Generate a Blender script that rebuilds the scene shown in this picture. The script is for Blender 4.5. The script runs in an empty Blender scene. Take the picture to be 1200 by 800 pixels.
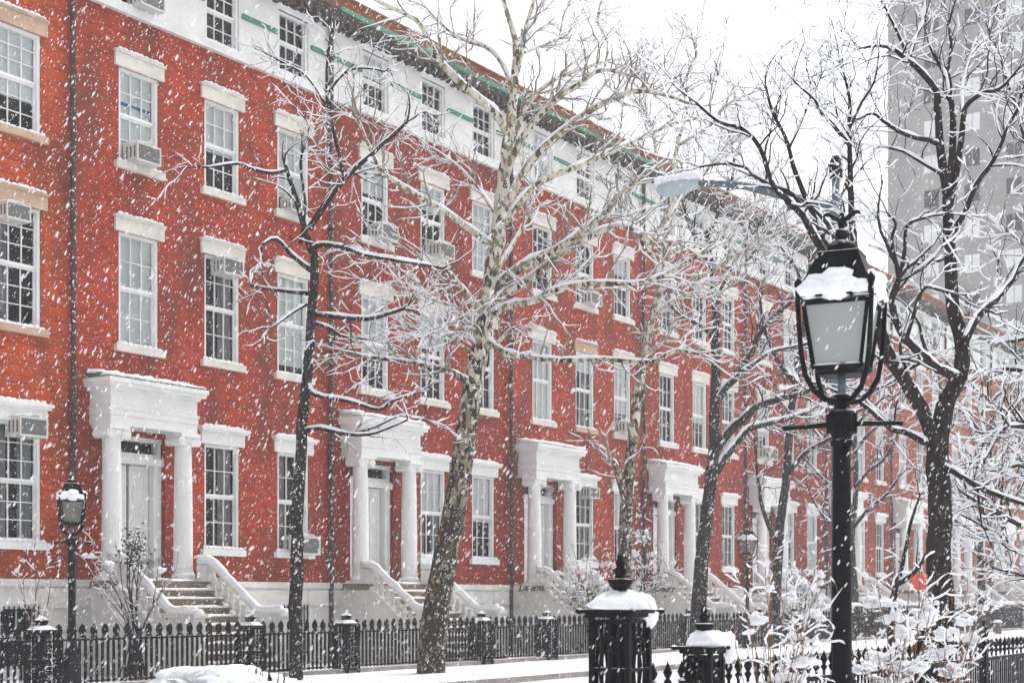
import bpy, math, random
import numpy as np
from mathutils import Vector, Matrix, noise
R = math.radians
rnd = random.Random(7)
SC = bpy.context.scene
COL = SC.collection

# ------------------------------------------------------------------ camera frame
F = 1768.0; TH = math.atan2(1180, 1768); CT, ST = math.cos(TH), math.sin(TH); EYE = 1.7; HY = 700.0
def at(x, y, z):                       # a photo pixel at camera depth z -> a point
    xc = (x-600)/F*z
    return Vector((z*CT+xc*ST, z*ST-xc*CT, EYE+(HY-y)/F*z))
def depth(x, D):                       # depth of column x on the vertical plane Y = D
    return F*D/(CT*(1780-x))
def on(x, y, D):
    return at(x, y, depth(x, D))

cam = bpy.data.cameras.new('camera'); co = bpy.data.objects.new('camera', cam); COL.objects.link(co)
cam.sensor_width = 36; cam.lens = F/1200*36; cam.shift_y = 0.25; cam.clip_end = 2000; cam.clip_start = .1
right = Vector((ST, -CT, 0)); fwd = Vector((CT, ST, 0)); up = Vector((0, 0, 1))
mw = Matrix((right, up, -fwd)).transposed().to_4x4(); mw.translation = Vector((0, 0, EYE))
co.matrix_world = mw
SC.camera = co
cam.dof.use_dof = True; cam.dof.focus_distance = 17; cam.dof.aperture_fstop = 5.6

# ------------------------------------------------------------------ materials
def mat(name, c, rough=.7, c2=None, scale=3., snow=0., wind=0., bump=0., spec=.3, metal=0., bscale=None, stretch=None):
    m = bpy.data.materials.new(name); m.use_nodes = True
    nt = m.node_tree; N = nt.nodes; L = nt.links
    b = N['Principled BSDF']; b.inputs['Roughness'].default_value = rough
    b.inputs['Specular IOR Level'].default_value = spec; b.inputs['Metallic'].default_value = metal
    tc = N.new('ShaderNodeTexCoord'); vec = tc.outputs['Object']
    if stretch:
        mp = N.new('ShaderNodeMapping'); mp.inputs['Scale'].default_value = stretch; L.new(vec, mp.inputs[0]); vec = mp.outputs[0]
    nz = N.new('ShaderNodeTexNoise'); nz.inputs['Scale'].default_value = scale; nz.inputs['Detail'].default_value = 5
    L.new(vec, nz.inputs['Vector'])
    rp = N.new('ShaderNodeMapRange'); rp.inputs[1].default_value = .3; rp.inputs[2].default_value = .7; L.new(nz.outputs['Fac'], rp.inputs[0])
    mx = N.new('ShaderNodeMix'); mx.data_type = 'RGBA'
    c2 = c2 or tuple(v*.75 for v in c)
    mx.inputs[6].default_value = (*c, 1); mx.inputs[7].default_value = (*c2, 1); L.new(rp.outputs[0], mx.inputs[0])
    out = mx.outputs[2]
    if snow:
        out = add_snow(nt, out, snow, b, rough, wind)
    L.new(out, b.inputs['Base Color'])
    if bump:
        n2 = N.new('ShaderNodeTexNoise'); n2.inputs['Scale'].default_value = bscale or scale*4; n2.inputs['Detail'].default_value = 6
        L.new(vec, n2.inputs['Vector'])
        bp = N.new('ShaderNodeBump'); bp.inputs['Strength'].default_value = bump; bp.inputs['Distance'].default_value = .02
        L.new(n2.outputs['Fac'], bp.inputs['Height']); L.new(bp.outputs[0], b.inputs['Normal'])
    return m
def add_snow(nt, out, snow, b=None, rough=.7, wind=0.):
    """snow lying on whatever faces up (snow .. how far down the slopes it sticks)"""
    N = nt.nodes; L = nt.links
    g = N.new('ShaderNodeNewGeometry'); sp = N.new('ShaderNodeSeparateXYZ'); L.new(g.outputs['True Normal'], sp.inputs[0])
    n = N.new('ShaderNodeTexNoise'); n.inputs['Scale'].default_value = 7; n.inputs['Detail'].default_value = 4
    L.new(g.outputs['Position'], n.inputs['Vector'])
    ad = N.new('ShaderNodeMath'); ad.operation = 'MULTIPLY_ADD'; ad.inputs[1].default_value = 1.3; L.new(n.outputs['Fac'], ad.inputs[0]); L.new(sp.outputs[2], ad.inputs[2])
    mr = N.new('ShaderNodeMapRange'); t = 1.65-snow; mr.inputs[1].default_value = t-.12; mr.inputs[2].default_value = t+.12; L.new(ad.outputs[0], mr.inputs[0])
    if wind:                                   # flecks plastered by the wind on the weather side
        dt = N.new('ShaderNodeVectorMath'); dt.operation = 'DOT_PRODUCT'; L.new(g.outputs['True Normal'], dt.inputs[0]); dt.inputs[1].default_value = (right*.75-fwd*.66)
        n2 = N.new('ShaderNodeTexNoise'); n2.inputs['Scale'].default_value = 13; n2.inputs['Detail'].default_value = 5; L.new(g.outputs['Position'], n2.inputs['Vector'])
        a2 = N.new('ShaderNodeMath'); a2.operation = 'MULTIPLY_ADD'; a2.inputs[1].default_value = .16; L.new(dt.outputs['Value'], a2.inputs[0]); L.new(n2.outputs['Fac'], a2.inputs[2])
        m2 = N.new('ShaderNodeMapRange'); m2.inputs[1].default_value = .80-wind; m2.inputs[2].default_value = .84-wind; L.new(a2.outputs[0], m2.inputs[0])
        mm = N.new('ShaderNodeMath'); mm.operation = 'MAXIMUM'; L.new(mr.outputs[0], mm.inputs[0]); L.new(m2.outputs[0], mm.inputs[1]); mr = mm
    mx = N.new('ShaderNodeMix'); mx.data_type = 'RGBA'; L.new(mr.outputs[0], mx.inputs[0]); L.new(out, mx.inputs[6]); mx.inputs[7].default_value = (.85, .86, .88, 1)
    if b is not None:
        r = N.new('ShaderNodeMapRange'); r.inputs[3].default_value = rough; r.inputs[4].default_value = .9; L.new(mr.outputs[0], r.inputs[0]); L.new(r.outputs[0], b.inputs['Roughness'])
    return mx.outputs[2]

M = {}
M['snow'] = mat('snow', (.88, .89, .91), .9, (.80, .81, .85), 3, bump=.9, bscale=9, spec=.2)
M['flake'] = mat('flake', (.9, .9, .92), .9, (.88, .88, .9), 3, spec=.1)
M['slush'] = mat('slush', (.82, .84, .87), .8, (.40, .42, .46), 1.1, bump=.6, stretch=(.12, 1.6, 1))
M['white'] = mat('white_paint', (.80, .80, .78), .55, (.72, .72, .70), 2.5, snow=.55)
M['attic'] = mat('attic_stucco', (.78, .78, .76), .8, (.62, .61, .58), 1.2, snow=.4)
M['lime'] = mat('base_stone', (.74, .73, .70), .8, (.60, .58, .54), 1.8, snow=.5, bump=.2)
M['cream'] = mat('cream_stone', (.72, .69, .62), .8, (.56, .53, .46), 3, snow=.45, bump=.2)
M['tan'] = mat('brown_stone', (.42, .27, .18), .85, (.52, .38, .27), 3, snow=.35, bump=.3)
M['kerbs'] = mat('kerb_stone', (.22, .185, .16), .9, (.34, .30, .27), 3, snow=.42, bump=.3)
M['step'] = mat('step_stone', (.25, .19, .13), .85, (.15, .11, .075), 5, snow=.3, bump=.3)
M['iron'] = mat('black_iron', (.006, .006, .007), .5, (.011, .011, .012), 12, snow=.28, spec=.04)
M['ironb'] = mat('black_iron_lamp', (.006, .006, .007), .45, (.011, .011, .012), 16, snow=.10, spec=.06)
M['pipe'] = mat('pipe_brown', (.04, .022, .02), .6, (.07, .04, .035), 4, snow=.3, wind=.03)
M['green'] = mat('copper_green', (.04, .20, .11), .7, (.10, .24, .18), 3, snow=.3)
M['soffit'] = mat('dark_soffit', (.04, .035, .03), .8, (.09, .07, .06), 6, snow=.3)
M['room'] = mat('room_shade', (.008, .008, .009), .95, (.014, .014, .015), 1)  # near-black backing, paints in the shade of the unlit rooms
M['blind'] = mat('blind_white', (.84, .85, .84), .8, (.74, .75, .75), 2)
M['curtain'] = mat('curtain', (.42, .42, .42), .9, (.22, .22, .23), 5, stretch=(6, 1, .3))
M['bluetape'] = mat('blue_strip', (.05, .22, .5), .6)
M['ac'] = mat('ac_case', (.62, .62, .58), .5, (.55, .55, .5), 4, snow=.5)
M['acd'] = mat('ac_grille', (.16, .16, .16), .6, (.10, .10, .10), 9, stretch=(1, 1, 20))
M['steel'] = mat('galvanised', (.13, .155, .175), .55, (.10, .12, .14), 6, snow=.15, spec=.1)
M['head'] = mat('lamp_head_grey', (.40, .45, .48), .5, (.33, .38, .41), 6, snow=.3)
M['bark'] = mat('dark_bark', (.014, .011, .011), 1., (.045, .037, .034), 14, snow=.22, wind=.03, spec=.02, bump=1., stretch=(1, 1, .35))
M['twig'] = mat('dark_twig', (.020, .017, .018), .95, (.04, .034, .034), 9, snow=.12, spec=.02)
M['palet'] = mat('pale_twig', (.30, .27, .22), .9, (.18, .155, .125), 9, snow=.2)
M['cane'] = mat('brown_cane', (.26, .135, .07), .8, (.16, .085, .05), 8, snow=.2)
M['redtwig'] = mat('red_twig', (.14, .05, .045), .9, (.09, .04, .035), 8, snow=.2)
M['leaf'] = mat('evergreen_leaf', (.018, .035, .018), .7, (.035, .05, .025), 6, snow=.35)
M['brownleaf'] = mat('brown_leaf', (.07, .055, .03), .8, (.03, .035, .02), 9, snow=.35)
M['red'] = mat('sign_red', (.75, .06, .03), .5, (.68, .06, .03), 3)
M['grey'] = mat('sign_grey', (.09, .09, .10), .5)
M['pink'] = mat('pink_tarp', (.36, .17, .24), .7, (.45, .25, .32), 5, snow=.5, bump=.4)
M['bin'] = mat('bin_wire', (.16, .13, .10), .7, (.08, .065, .05), 20, stretch=(1, 1, 4))
M['tower'] = None

def flake_mat():                                # loose, lacy clumps let part of the light through
    m = M['flake']; m.node_tree.nodes['Principled BSDF'].inputs['Alpha'].default_value = .72
flake_mat()
def glass_mat(name, tint, rough=.03):
    m = bpy.data.materials.new(name); m.use_nodes = True; nt = m.node_tree; N = nt.nodes; L = nt.links
    N.remove(N['Principled BSDF']); o = N['Material Output']
    t = N.new('ShaderNodeBsdfTransparent'); t.inputs[0].default_value = (*tint, 1)
    g = N.new('ShaderNodeBsdfGlossy'); g.inputs['Roughness'].default_value = rough
    fr = N.new('ShaderNodeFresnel'); fr.inputs[0].default_value = 1.33
    ms = N.new('ShaderNodeMixShader'); L.new(fr.outputs[0], ms.inputs[0]); L.new(t.outputs[0], ms.inputs[1]); L.new(g.outputs[0], ms.inputs[2]); L.new(ms.outputs[0], o.inputs[0])
    return m
M['glass'] = glass_mat('window_glass', (.85, .88, .88))
def frosted():
    m = mat('frosted_glass', (.42, .455, .43), .35, (.36, .39, .37), 2.2, spec=.5)
    b = m.node_tree.nodes['Principled BSDF']; b.inputs['Transmission Weight'].default_value = .35
    return m
M['frost'] = frosted()
def emis(name, c, s):
    m = bpy.data.materials.new(name); m.use_nodes = True; b = m.node_tree.nodes['Principled BSDF']
    b.inputs['Base Color'].default_value = (*c, 1); b.inputs['Emission Color'].default_value = (*c, 1); b.inputs['Emission Strength'].default_value = s
    return m
M['lit'] = emis('lit_lamp', (1, .62, .25), 6)

def brick_mat():
    m = bpy.data.materials.new('red_brick'); m.use_nodes = True; nt = m.node_tree; N = nt.nodes; L = nt.links
    b = N['Principled BSDF']; b.inputs['Roughness'].default_value = .85; b.inputs['Specular IOR Level'].default_value = .2
    tc = N.new('ShaderNodeTexCoord'); sp = N.new('ShaderNodeSeparateXYZ'); L.new(tc.outputs['Object'], sp.inputs[0])
    ad = N.new('ShaderNodeMath'); L.new(sp.outputs[0], ad.inputs[0]); L.new(sp.outputs[1], ad.inputs[1])
    cb = N.new('ShaderNodeCombineXYZ'); L.new(ad.outputs[0], cb.inputs[0]); L.new(sp.outputs[2], cb.inputs[1])
    br = N.new('ShaderNodeTexBrick'); L.new(cb.outputs[0], br.inputs['Vector'])
    br.inputs['Scale'].default_value = 1; br.inputs['Mortar Size'].default_value = .006; br.inputs['Brick Width'].default_value = .215; br.inputs['Row Height'].default_value = .073
    br.inputs['Color1'].default_value = (.39, .041, .013, 1); br.inputs['Color2'].default_value = (.215, .021, .009, 1); br.inputs['Mortar'].default_value = (.24, .072, .045, 1)
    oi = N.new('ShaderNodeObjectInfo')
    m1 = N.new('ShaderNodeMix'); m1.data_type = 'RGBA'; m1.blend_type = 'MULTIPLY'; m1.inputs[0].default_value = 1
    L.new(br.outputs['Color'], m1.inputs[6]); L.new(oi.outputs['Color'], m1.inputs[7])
    g = N.new('ShaderNodeNewGeometry')
    n = N.new('ShaderNodeTexNoise'); n.inputs['Scale'].default_value = .8; n.inputs['Detail'].default_value = 7; n.inputs['Roughness'].default_value = .62; mpp = N.new('ShaderNodeMapping'); mpp.inputs['Scale'].default_value = (1, 1, .38); L.new(g.outputs['Position'], mpp.inputs[0]); L.new(mpp.outputs[0], n.inputs['Vector'])
    r1 = N.new('ShaderNodeMapRange'); r1.inputs[1].default_value = .44; r1.inputs[2].default_value = .68; r1.inputs[4].default_value = .85; L.new(n.outputs['Fac'], r1.inputs[0])
    m2 = N.new('ShaderNodeMix'); m2.data_type = 'RGBA'; L.new(r1.outputs[0], m2.inputs[0]); L.new(m1.outputs[2], m2.inputs[6]); m2.inputs[7].default_value = (.12, .036, .024, 1)
    # wind-blown snow caught on the joints
    n3 = N.new('ShaderNodeTexNoise'); n3.inputs['Scale'].default_value = 9; n3.inputs['Detail'].default_value = 3; L.new(g.outputs['Position'], n3.inputs['Vector'])
    r3 = N.new('ShaderNodeMapRange'); r3.inputs[1].default_value = .70; r3.inputs[2].default_value = .76; r3.inputs[4].default_value = .5; L.new(n3.outputs['Fac'], r3.inputs[0])
    m3 = N.new('ShaderNodeMix'); m3.data_type = 'RGBA'; L.new(r3.outputs[0], m3.inputs[0]); L.new(m2.outputs[2], m3.inputs[6]); m3.inputs[7].default_value = (.75, .72, .72, 1)
    L.new(m3.outputs[2], b.inputs['Base Color'])
    bp = N.new('ShaderNodeBump'); bp.inputs['Strength'].default_value = .4; bp.inputs['Distance'].default_value = .01; L.new(br.outputs['Fac'], bp.inputs['Height']); bp.invert = True; L.new(bp.outputs[0], b.inputs['Normal'])
    return m
M['brick'] = brick_mat()
def plane_bark():
    m = bpy.data.materials.new('plane_tree_bark'); m.use_nodes = True; nt = m.node_tree; N = nt.nodes; L = nt.links
    b = N['Principled BSDF']; b.inputs['Roughness'].default_value = .85; b.inputs['Specular IOR Level'].default_value = .2
    g = N.new('ShaderNodeNewGeometry'); mp = N.new('ShaderNodeMapping'); mp.inputs['Scale'].default_value = (1, 1, .55); L.new(g.outputs['Position'], mp.inputs[0])
    n0 = N.new('ShaderNodeTexNoise'); n0.inputs['Scale'].default_value = 3; L.new(mp.outputs[0], n0.inputs['Vector'])
    va = N.new('ShaderNodeMix'); va.data_type = 'RGBA'; va.inputs[0].default_value = .22; L.new(mp.outputs[0], va.inputs[6]); L.new(n0.outputs['Color'], va.inputs[7])
    vo = N.new('ShaderNodeTexVoronoi'); vo.inputs['Scale'].default_value = 17; L.new(va.outputs[2], vo.inputs['Vector'])
    sx = N.new('ShaderNodeSeparateColor'); L.new(vo.outputs['Color'], sx.inputs[0])
    sp = N.new('ShaderNodeSeparateXYZ'); L.new(g.outputs['Position'], sp.inputs[0])
    h = N.new('ShaderNodeMapRange'); h.inputs[1].default_value = 2.8; h.inputs[2].default_value = 9.5; h.inputs[3].default_value = -.36; h.inputs[4].default_value = .34; L.new(sp.outputs[2], h.inputs[0])
    ad = N.new('ShaderNodeMath'); L.new(sx.outputs[0], ad.inputs[0]); L.new(h.outputs[0], ad.inputs[1])
    cr = N.new('ShaderNodeValToRGB'); L.new(ad.outputs[0], cr.inputs[0]); e = cr.color_ramp; e.interpolation = 'CONSTANT'
    e.elements[0].position = 0; e.elements[0].color = (.035, .024, .018, 1); e.elements[1].position = .30; e.elements[1].color = (.085, .06, .04, 1)
    for p, c in ((.45, (.24, .17, .10)), (.58, (.19, .185, .12)), (.72, (.42, .385, .29)), (.88, (.56, .53, .44))):
        q = e.elements.new(p); q.color = (*c, 1)
    out = add_snow(nt, cr.outputs[0], .26, wind=.03)
    L.new(out, b.inputs['Base Color'])
    bp = N.new('ShaderNodeBump'); bp.inputs['Strength'].default_value = .6; bp.inputs['Distance'].default_value = .02; L.new(sx.outputs[0], bp.inputs['Height']); L.new(bp.outputs[0], b.inputs['Normal'])
    return m
M['plane'] = plane_bark()

# ------------------------------------------------------------------ mesh builder
class MB:
    def __init__(s): s.v = []; s.f = []; s.mi = []
    def quad(s, a, b, c, d, mi=0):
        i = len(s.v); s.v += [tuple(a), tuple(b), tuple(c), tuple(d)]; s.f.append((i, i+1, i+2, i+3)); s.mi.append(mi)
    def box(s, x0, x1, y0, y1, z0, z1, mi=0):
        i = len(s.v); s.v += [(x0,y0,z0),(x1,y0,z0),(x1,y1,z0),(x0,y1,z0),(x0,y0,z1),(x1,y0,z1),(x1,y1,z1),(x0,y1,z1)]
        for q in ((0,3,2,1),(4,5,6,7),(0,1,5,4),(1,2,6,5),(2,3,7,6),(3,0,4,7)): s.f.append(tuple(i+k for k in q)); s.mi.append(mi)
        return s
    def prism(s, prof, axis, a, b, mi=0):        # prof: 2D polygon swept from a to b along axis 'x' or 'y' or 'z'
        n = len(prof); i = len(s.v)
        for t in (a, b):
            for (p, q) in prof: s.v.append((t, p, q) if axis == 'x' else (p, t, q) if axis == 'y' else (p, q, t))
        for k in range(n): s.f.append((i+k, i+(k+1) % n, i+n+(k+1) % n, i+n+k)); s.mi.append(mi)
        s.f.append(tuple(i+n-1-k for k in range(n))); s.mi.append(mi)
        s.f.append(tuple(i+n+k for k in range(n))); s.mi.append(mi)
        return s
    def lathe(s, prof, c=(0,0,0), n=12, mi=0, rot=0., sx=1., sy=1.):   # prof: (r, z)
        i = len(s.v); m = len(prof)
        for (r, z) in prof:
            for k in range(n):
                a = rot+2*math.pi*k/n; s.v.append((c[0]+r*sx*math.cos(a), c[1]+r*sy*math.sin(a), c[2]+z))
        for j in range(m-1):
            for k in range(n): s.f.append((i+j*n+k, i+j*n+(k+1) % n, i+(j+1)*n+(k+1) % n, i+(j+1)*n+k)); s.mi.append(mi)
        s.f.append(tuple(i+n-1-k for k in range(n))); s.mi.append(mi)
        s.f.append(tuple(i+(m-1)*n+k for k in range(n))); s.mi.append(mi)
        return s
    def tube(s, pts, rad, n=5, mi=0, cap=True, off=None, flat=1.):
        m = len(pts)
        if m < 2: return
        i = len(s.v); ref = Vector((.31, .17, .93))
        for j, p in enumerate(pts):
            t = (pts[min(j+1, m-1)]-pts[max(j-1, 0)])
            if t.length < 1e-6: t = Vector((0, 0, 1))
            t.normalize()
            u = t.cross(ref)
            if u.length < .05: u = t.cross(Vector((1, 0, 0)))
            u.normalize(); w = u.cross(t); r = rad[j] if hasattr(rad, '__len__') else rad
            for k in range(n):
                a = 2*math.pi*k/n; q = p+u*(r*math.cos(a))+w*(r*math.sin(a)*flat); s.v.append((q.x, q.y, q.z))
        for j in range(m-1):
            for k in range(n): s.f.append((i+j*n+k, i+j*n+(k+1) % n, i+(j+1)*n+(k+1) % n, i+(j+1)*n+k)); s.mi.append(mi)
        if cap:
            s.f.append(tuple(i+n-1-k for k in range(n))); s.mi.append(mi); s.f.append(tuple(i+(m-1)*n+k for k in range(n))); s.mi.append(mi)
        return s
    def blob(s, c, rx, ry, rz, seed=0, amp=.22, n=10, mi=0, flatb=.45, freq=1.7):   # lumpy snow mass
        i = len(s.v); rows = n//2+1; c = Vector(c); sd = Vector((seed*3.7, seed*1.3, seed*2.1))
        for j in range(rows+1):
            ph = -math.pi/2+math.pi*j/rows
            for k in range(n):
                a = 2*math.pi*k/n; d = Vector((math.cos(ph)*math.cos(a), math.cos(ph)*math.sin(a), math.sin(ph)))
                q = 1+amp*(noise.noise(d*freq+sd)+.6*noise.noise(d*freq*2.5+sd))
                z = d.z*(1 if d.z > 0 else flatb)
                s.v.append((c.x+d.x*rx*q, c.y+d.y*ry*q, c.z+z*rz*q))
        for j in range(rows):
            for k in range(n): s.f.append((i+j*n+k, i+j*n+(k+1) % n, i+(j+1)*n+(k+1) % n, i+(j+1)*n+k)); s.mi.append(mi)
        return s
    def mesh(s, name, mats, smooth=False):
        me = bpy.data.meshes.new(name); me.from_pydata(s.v, [], s.f)
        for m in (mats if isinstance(mats, (list, tuple)) else [mats]): me.materials.append(M[m] if isinstance(m, str) else m)
        if any(s.mi): me.polygons.foreach_set('material_index', s.mi)
        if smooth:
            if smooth is True: me.polygons.foreach_set('use_smooth', [True]*len(s.f))
            else: me.shade_smooth_by_angle = None
        me.update(); return me
def link(name, me, parent=None, loc=None, rz=0.):
    o = bpy.data.objects.new(name, me); COL.objects.link(o)
    if ('snow' in name or name == 'twigs') and parent is not None: o['kind'] = 'stuff'
    if parent is not None: o.parent = parent
    if loc is not None: o.location = loc
    if rz: o.rotation_euler = (0, 0, rz)
    return o
def tag(o, label, cat, group=None, kind=None):
    o['label'] = label; o['category'] = cat
    if group: o['group'] = group
    if kind: o['kind'] = kind
    return o
def thing(name, loc, label, cat, group=None, rz=0.):
    return tag(link(name, None, None, loc, rz), label, cat, group)
def struct(name, me, loc=None):
    o = link(name, me, None, loc); o['kind'] = 'structure'; return o
CACHE = {}
def cached(key, fn):
    if key not in CACHE: CACHE[key] = fn()
    return CACHE[key]

# ------------------------------------------------------------------ ground
def tracks(x, y): return sum(-.035*math.exp(-((y-t-.12*math.sin(x*.13+t))/.16)**2) for t in (9.6, 11.2, 13.3, 14.9))
def trod(x, y): return -.05*max(0, noise.noise(Vector((x*2.6, y*2.6, 9))))*math.exp(-((y-19.6)/1.2)**2)
def sheet(x0, x1, y0, y1, z, nx, ny, amp, mats, fn=None):
    b = MB()
    for j in range(ny+1):
        for i in range(nx+1):
            x = x0+(x1-x0)*i/nx; y = y0+(y1-y0)*j/ny
            b.v.append((x, y, z+amp*noise.noise(Vector((x*.6, y*.6, 3)))))
    if fn: b.v = [(x, y, zz+fn(x, y)) for (x, y, zz) in b.v]
    for j in range(ny):
        for i in range(nx):
            a = j*(nx+1)+i; b.f.append((a, a+1, a+nx+2, a+nx+1)); b.mi.append(0)
    return b.mesh('sheet', mats, True)
GX0, GX1, GY0, GY1 = -110, 330, -170, 190
struct('ground', sheet(GX0, GX1, GY0, GY1, -.12, 2, 2, 0, 'snow'))
struct('park_ground', sheet(-30, 110, -30, 7.2, 0, 280, 75, .05, 'snow'))
struct('road', sheet(-60, 150, 7.2, 17.2, -.05, 260, 70, .02, 'slush', tracks))
b = MB(); b.box(-60, 150, 17.2, 17.36, -.12, .075); struct('kerb', b.mesh('kerb', 'kerbs'))
struct('pavement', sheet(-60, 150, 17.36, 25.0, .06, 620, 34, .025, 'snow', trod))

# ------------------------------------------------------------------ houses
YF = 25.1; HW = 8.2; HX0 = 20.96
WC = (1.95, 4.5, 6.95); WW = 1.14
FL = {'base': (.25, 1.55), 'g': (2.82, 5.24), '2': (7.16, 9.6), '3': (11.1, 13.15), 'a': (14.5, 16.0)}

def sash_mesh(w, h, cols=3, rows=2):
    b = MB(); y0, y1 = .075, .12; st = .042
    for (za, zb, dy) in ((0, h*.5+.02, .03), (h*.5-.02, h, 0)):
        for xa in (-w/2+.06, w/2-.06-st): b.box(xa, xa+st, y0+dy, y1+dy, za+.03, zb-.0)
        b.box(-w/2+.06+st, w/2-.06-st, y0+dy, y1+dy, za+.03, za+.09); b.box(-w/2+.06+st, w/2-.06-st, y0+dy, y1+dy, zb-.055, zb)
        iw = w-.12-2*st
        for k in range(1, cols):
            x = -iw/2+iw*k/cols; b.box(x-.009, x+.009, y0+dy+.004, y1+dy-.004, za+.09, zb-.055)
        for k in range(1, rows):
            z = za+.09+(zb-za-.145)*k/rows; b.box(-iw/2, iw/2, y0+dy+.008, y1+dy-.008, z-.009, z+.009)
    return b.mesh('sash', 'white')
def frame_mesh(w, h):
    b = MB()
    for s in (-1, 1):
        xs = sorted((s*w/2, s*(w/2-.075))); b.box(xs[0], xs[1], .03, .16, 0, h)
    b.box(-w/2+.075, w/2-.075, .03, .16, h-.07, h); b.box(-w/2+.075, w/2-.075, .03, .16, 0, .035)
    return b.mesh('frame', 'white')
def pane_mesh(w, h):
    b = MB(); y = .142; b.quad((-w/2+.06, y, .03), (w/2-.06, y, .03), (w/2-.06, y, h-.03), (-w/2+.06, y, h-.03)); return b.mesh('pane', 'glass')
def blind_mesh(w, h, f):
    b = MB(); b.box(-w/2+.06, w/2-.06, .155, .163, h*(1-f), h-.02)
    n = int(h*f/.09)
    return b.mesh('blind', 'blind')
def curtain_mesh(w, h, side):
    b = MB(); n = 14
    for (xa, xb) in (((-w/2+.05, -w/2+.42*w),) if side == 'l' else ((w/2-.45*w, w/2-.05),) if side == 'r' else ((-w/2+.05, -.12), (.14, w/2-.05))):
        for k in range(n):
            x0 = xa+(xb-xa)*k/n; x1 = xa+(xb-xa)*(k+1)/n
            ya = .21+.03*math.sin(k*1.5); yb = .21+.03*math.sin((k+1)*1.5)
            b.quad((x0, ya, .03), (x1, yb, .03), (x1, yb, h-.03), (x0, ya, h-.03))
    return b.mesh('curtain', 'curtain')
def lintel_mesh(kind, w):
    b = MB(); s = w/2+.13
    if kind == 'g':
        b.box(-s, s, -.05, .03, 0, .28).box(-s-.05, s+.05, -.13, .03, .28, .335).box(-s-.09, s+.09, -.16, .03, .335, .40); return b.mesh('lintel', 'white')
    if kind == 'attic':
        b.box(-w/2-.07, w/2+.07, -.03, .03, 0, .09); return b.mesh('lintel', 'white')
    b.box(-s, s, -.06, .03, 0, .29).box(-s-.03, s+.03, -.09, .03, .29, .34)
    return b.mesh('lintel', 'tan' if kind == 'tan' else 'cream')
def sill_mesh(kind, w):
    b = MB(); s = w/2+.13; b.box(-s, s, -.10, .06, -.15, 0)
    return b.mesh('sill', 'white' if kind in ('g', 'attic') else 'tan' if kind == 'tan' else 'cream')
def ledge_snow(w, seed):
    b = MB(); n = 9; rr = random.Random(seed); i = 0
    for k in range(n):
        x = -w/2-.08+(w+.16)*(k+.5)/n; b.blob((x, -.035, .01), .09, .055, .045+.03*rr.random(), seed*9+k, .3, 6, flatb=.1)
    return b.mesh('ledge_snow', 'snow', True)

def window(parent, cx, z0, z1, w, lk, fill, seed, cols=3, rows=2):
    h = z1-z0; k = (round(w, 2), round(h, 2))
    f = link('window', cached(('frame', k), lambda: frame_mesh(w, h)), parent, (cx, 0, z0))
    link('sash', cached(('sash', k, cols, rows), lambda: sash_mesh(w, h, cols, rows)), f)
    link('pane', cached(('pane', k), lambda: pane_mesh(w, h)), f)
    for t in fill:
        if t[0] == 'b': link('blind', cached(('bl', k, t[1]), lambda: blind_mesh(w, h, t[1])), f)
        elif t[0] == 'c': link('curtain', cached(('cu', k, t[1]), lambda: curtain_mesh(w, h, t[1])), f)
        elif t[0] == 't':
            q = MB(); q.box(-w/2+.07, w/2-.07, .147, .152, h*t[1], h*t[1]+.07); link('blue_strip', q.mesh('blue_strip', 'bluetape'), f)
    if lk:
        link('lintel', cached(('li', k[0], lk), lambda: lintel_mesh(lk, w)), f, (0, 0, h))
        link('sill', cached(('si', k[0], lk), lambda: sill_mesh(lk, w)), f)
        link('lintel_snow', cached(('ls', k[0], (seed+1) % 4), lambda: ledge_snow(w, (seed+1) % 4+1)), f, (0, -.03, h+{'attic': .09, 'g': .40}.get(lk, .34)))
        link('sill_snow', cached(('ls', k[0], seed % 4), lambda: ledge_snow(w, seed % 4+1)), f)
    return f

def holes_wall(b, x0, x1, z0, z1, y, holes, mi, rev=.16):
    xs = sorted({x0, x1} | {h[0] for h in holes} | {h[1] for h in holes}); zs = sorted({z0, z1} | {h[2] for h in holes} | {h[3] for h in holes})
    xs = [x for x in xs if x0 <= x <= x1]; zs = [z for z in zs if z0 <= z <= z1]
    for i in range(len(xs)-1):
        for j in range(len(zs)-1):
            cx, cz = (xs[i]+xs[i+1])/2, (zs[j]+zs[j+1])/2
            if any(h[0] < cx < h[1] and h[2] < cz < h[3] for h in holes): continue
            b.quad((xs[i], y, zs[j]), (xs[i+1], y, zs[j]), (xs[i+1], y, zs[j+1]), (xs[i], y, zs[j+1]), mi)
    for (a, c, d, e) in holes:
        if d < z0 or e > z1: continue
        b.quad((a, y, d), (a, y, e), (a, y+rev, e), (a, y+rev, d), mi); b.quad((c, y, e), (c, y, d), (c, y+rev, d), (c, y+rev, e), mi)
        b.quad((a, y, e), (c, y, e), (c, y+rev, e), (a, y+rev, e), mi); b.quad((c, y, d), (a, y, d), (a, y+rev, d), (c, y+rev, d), mi)

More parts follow.
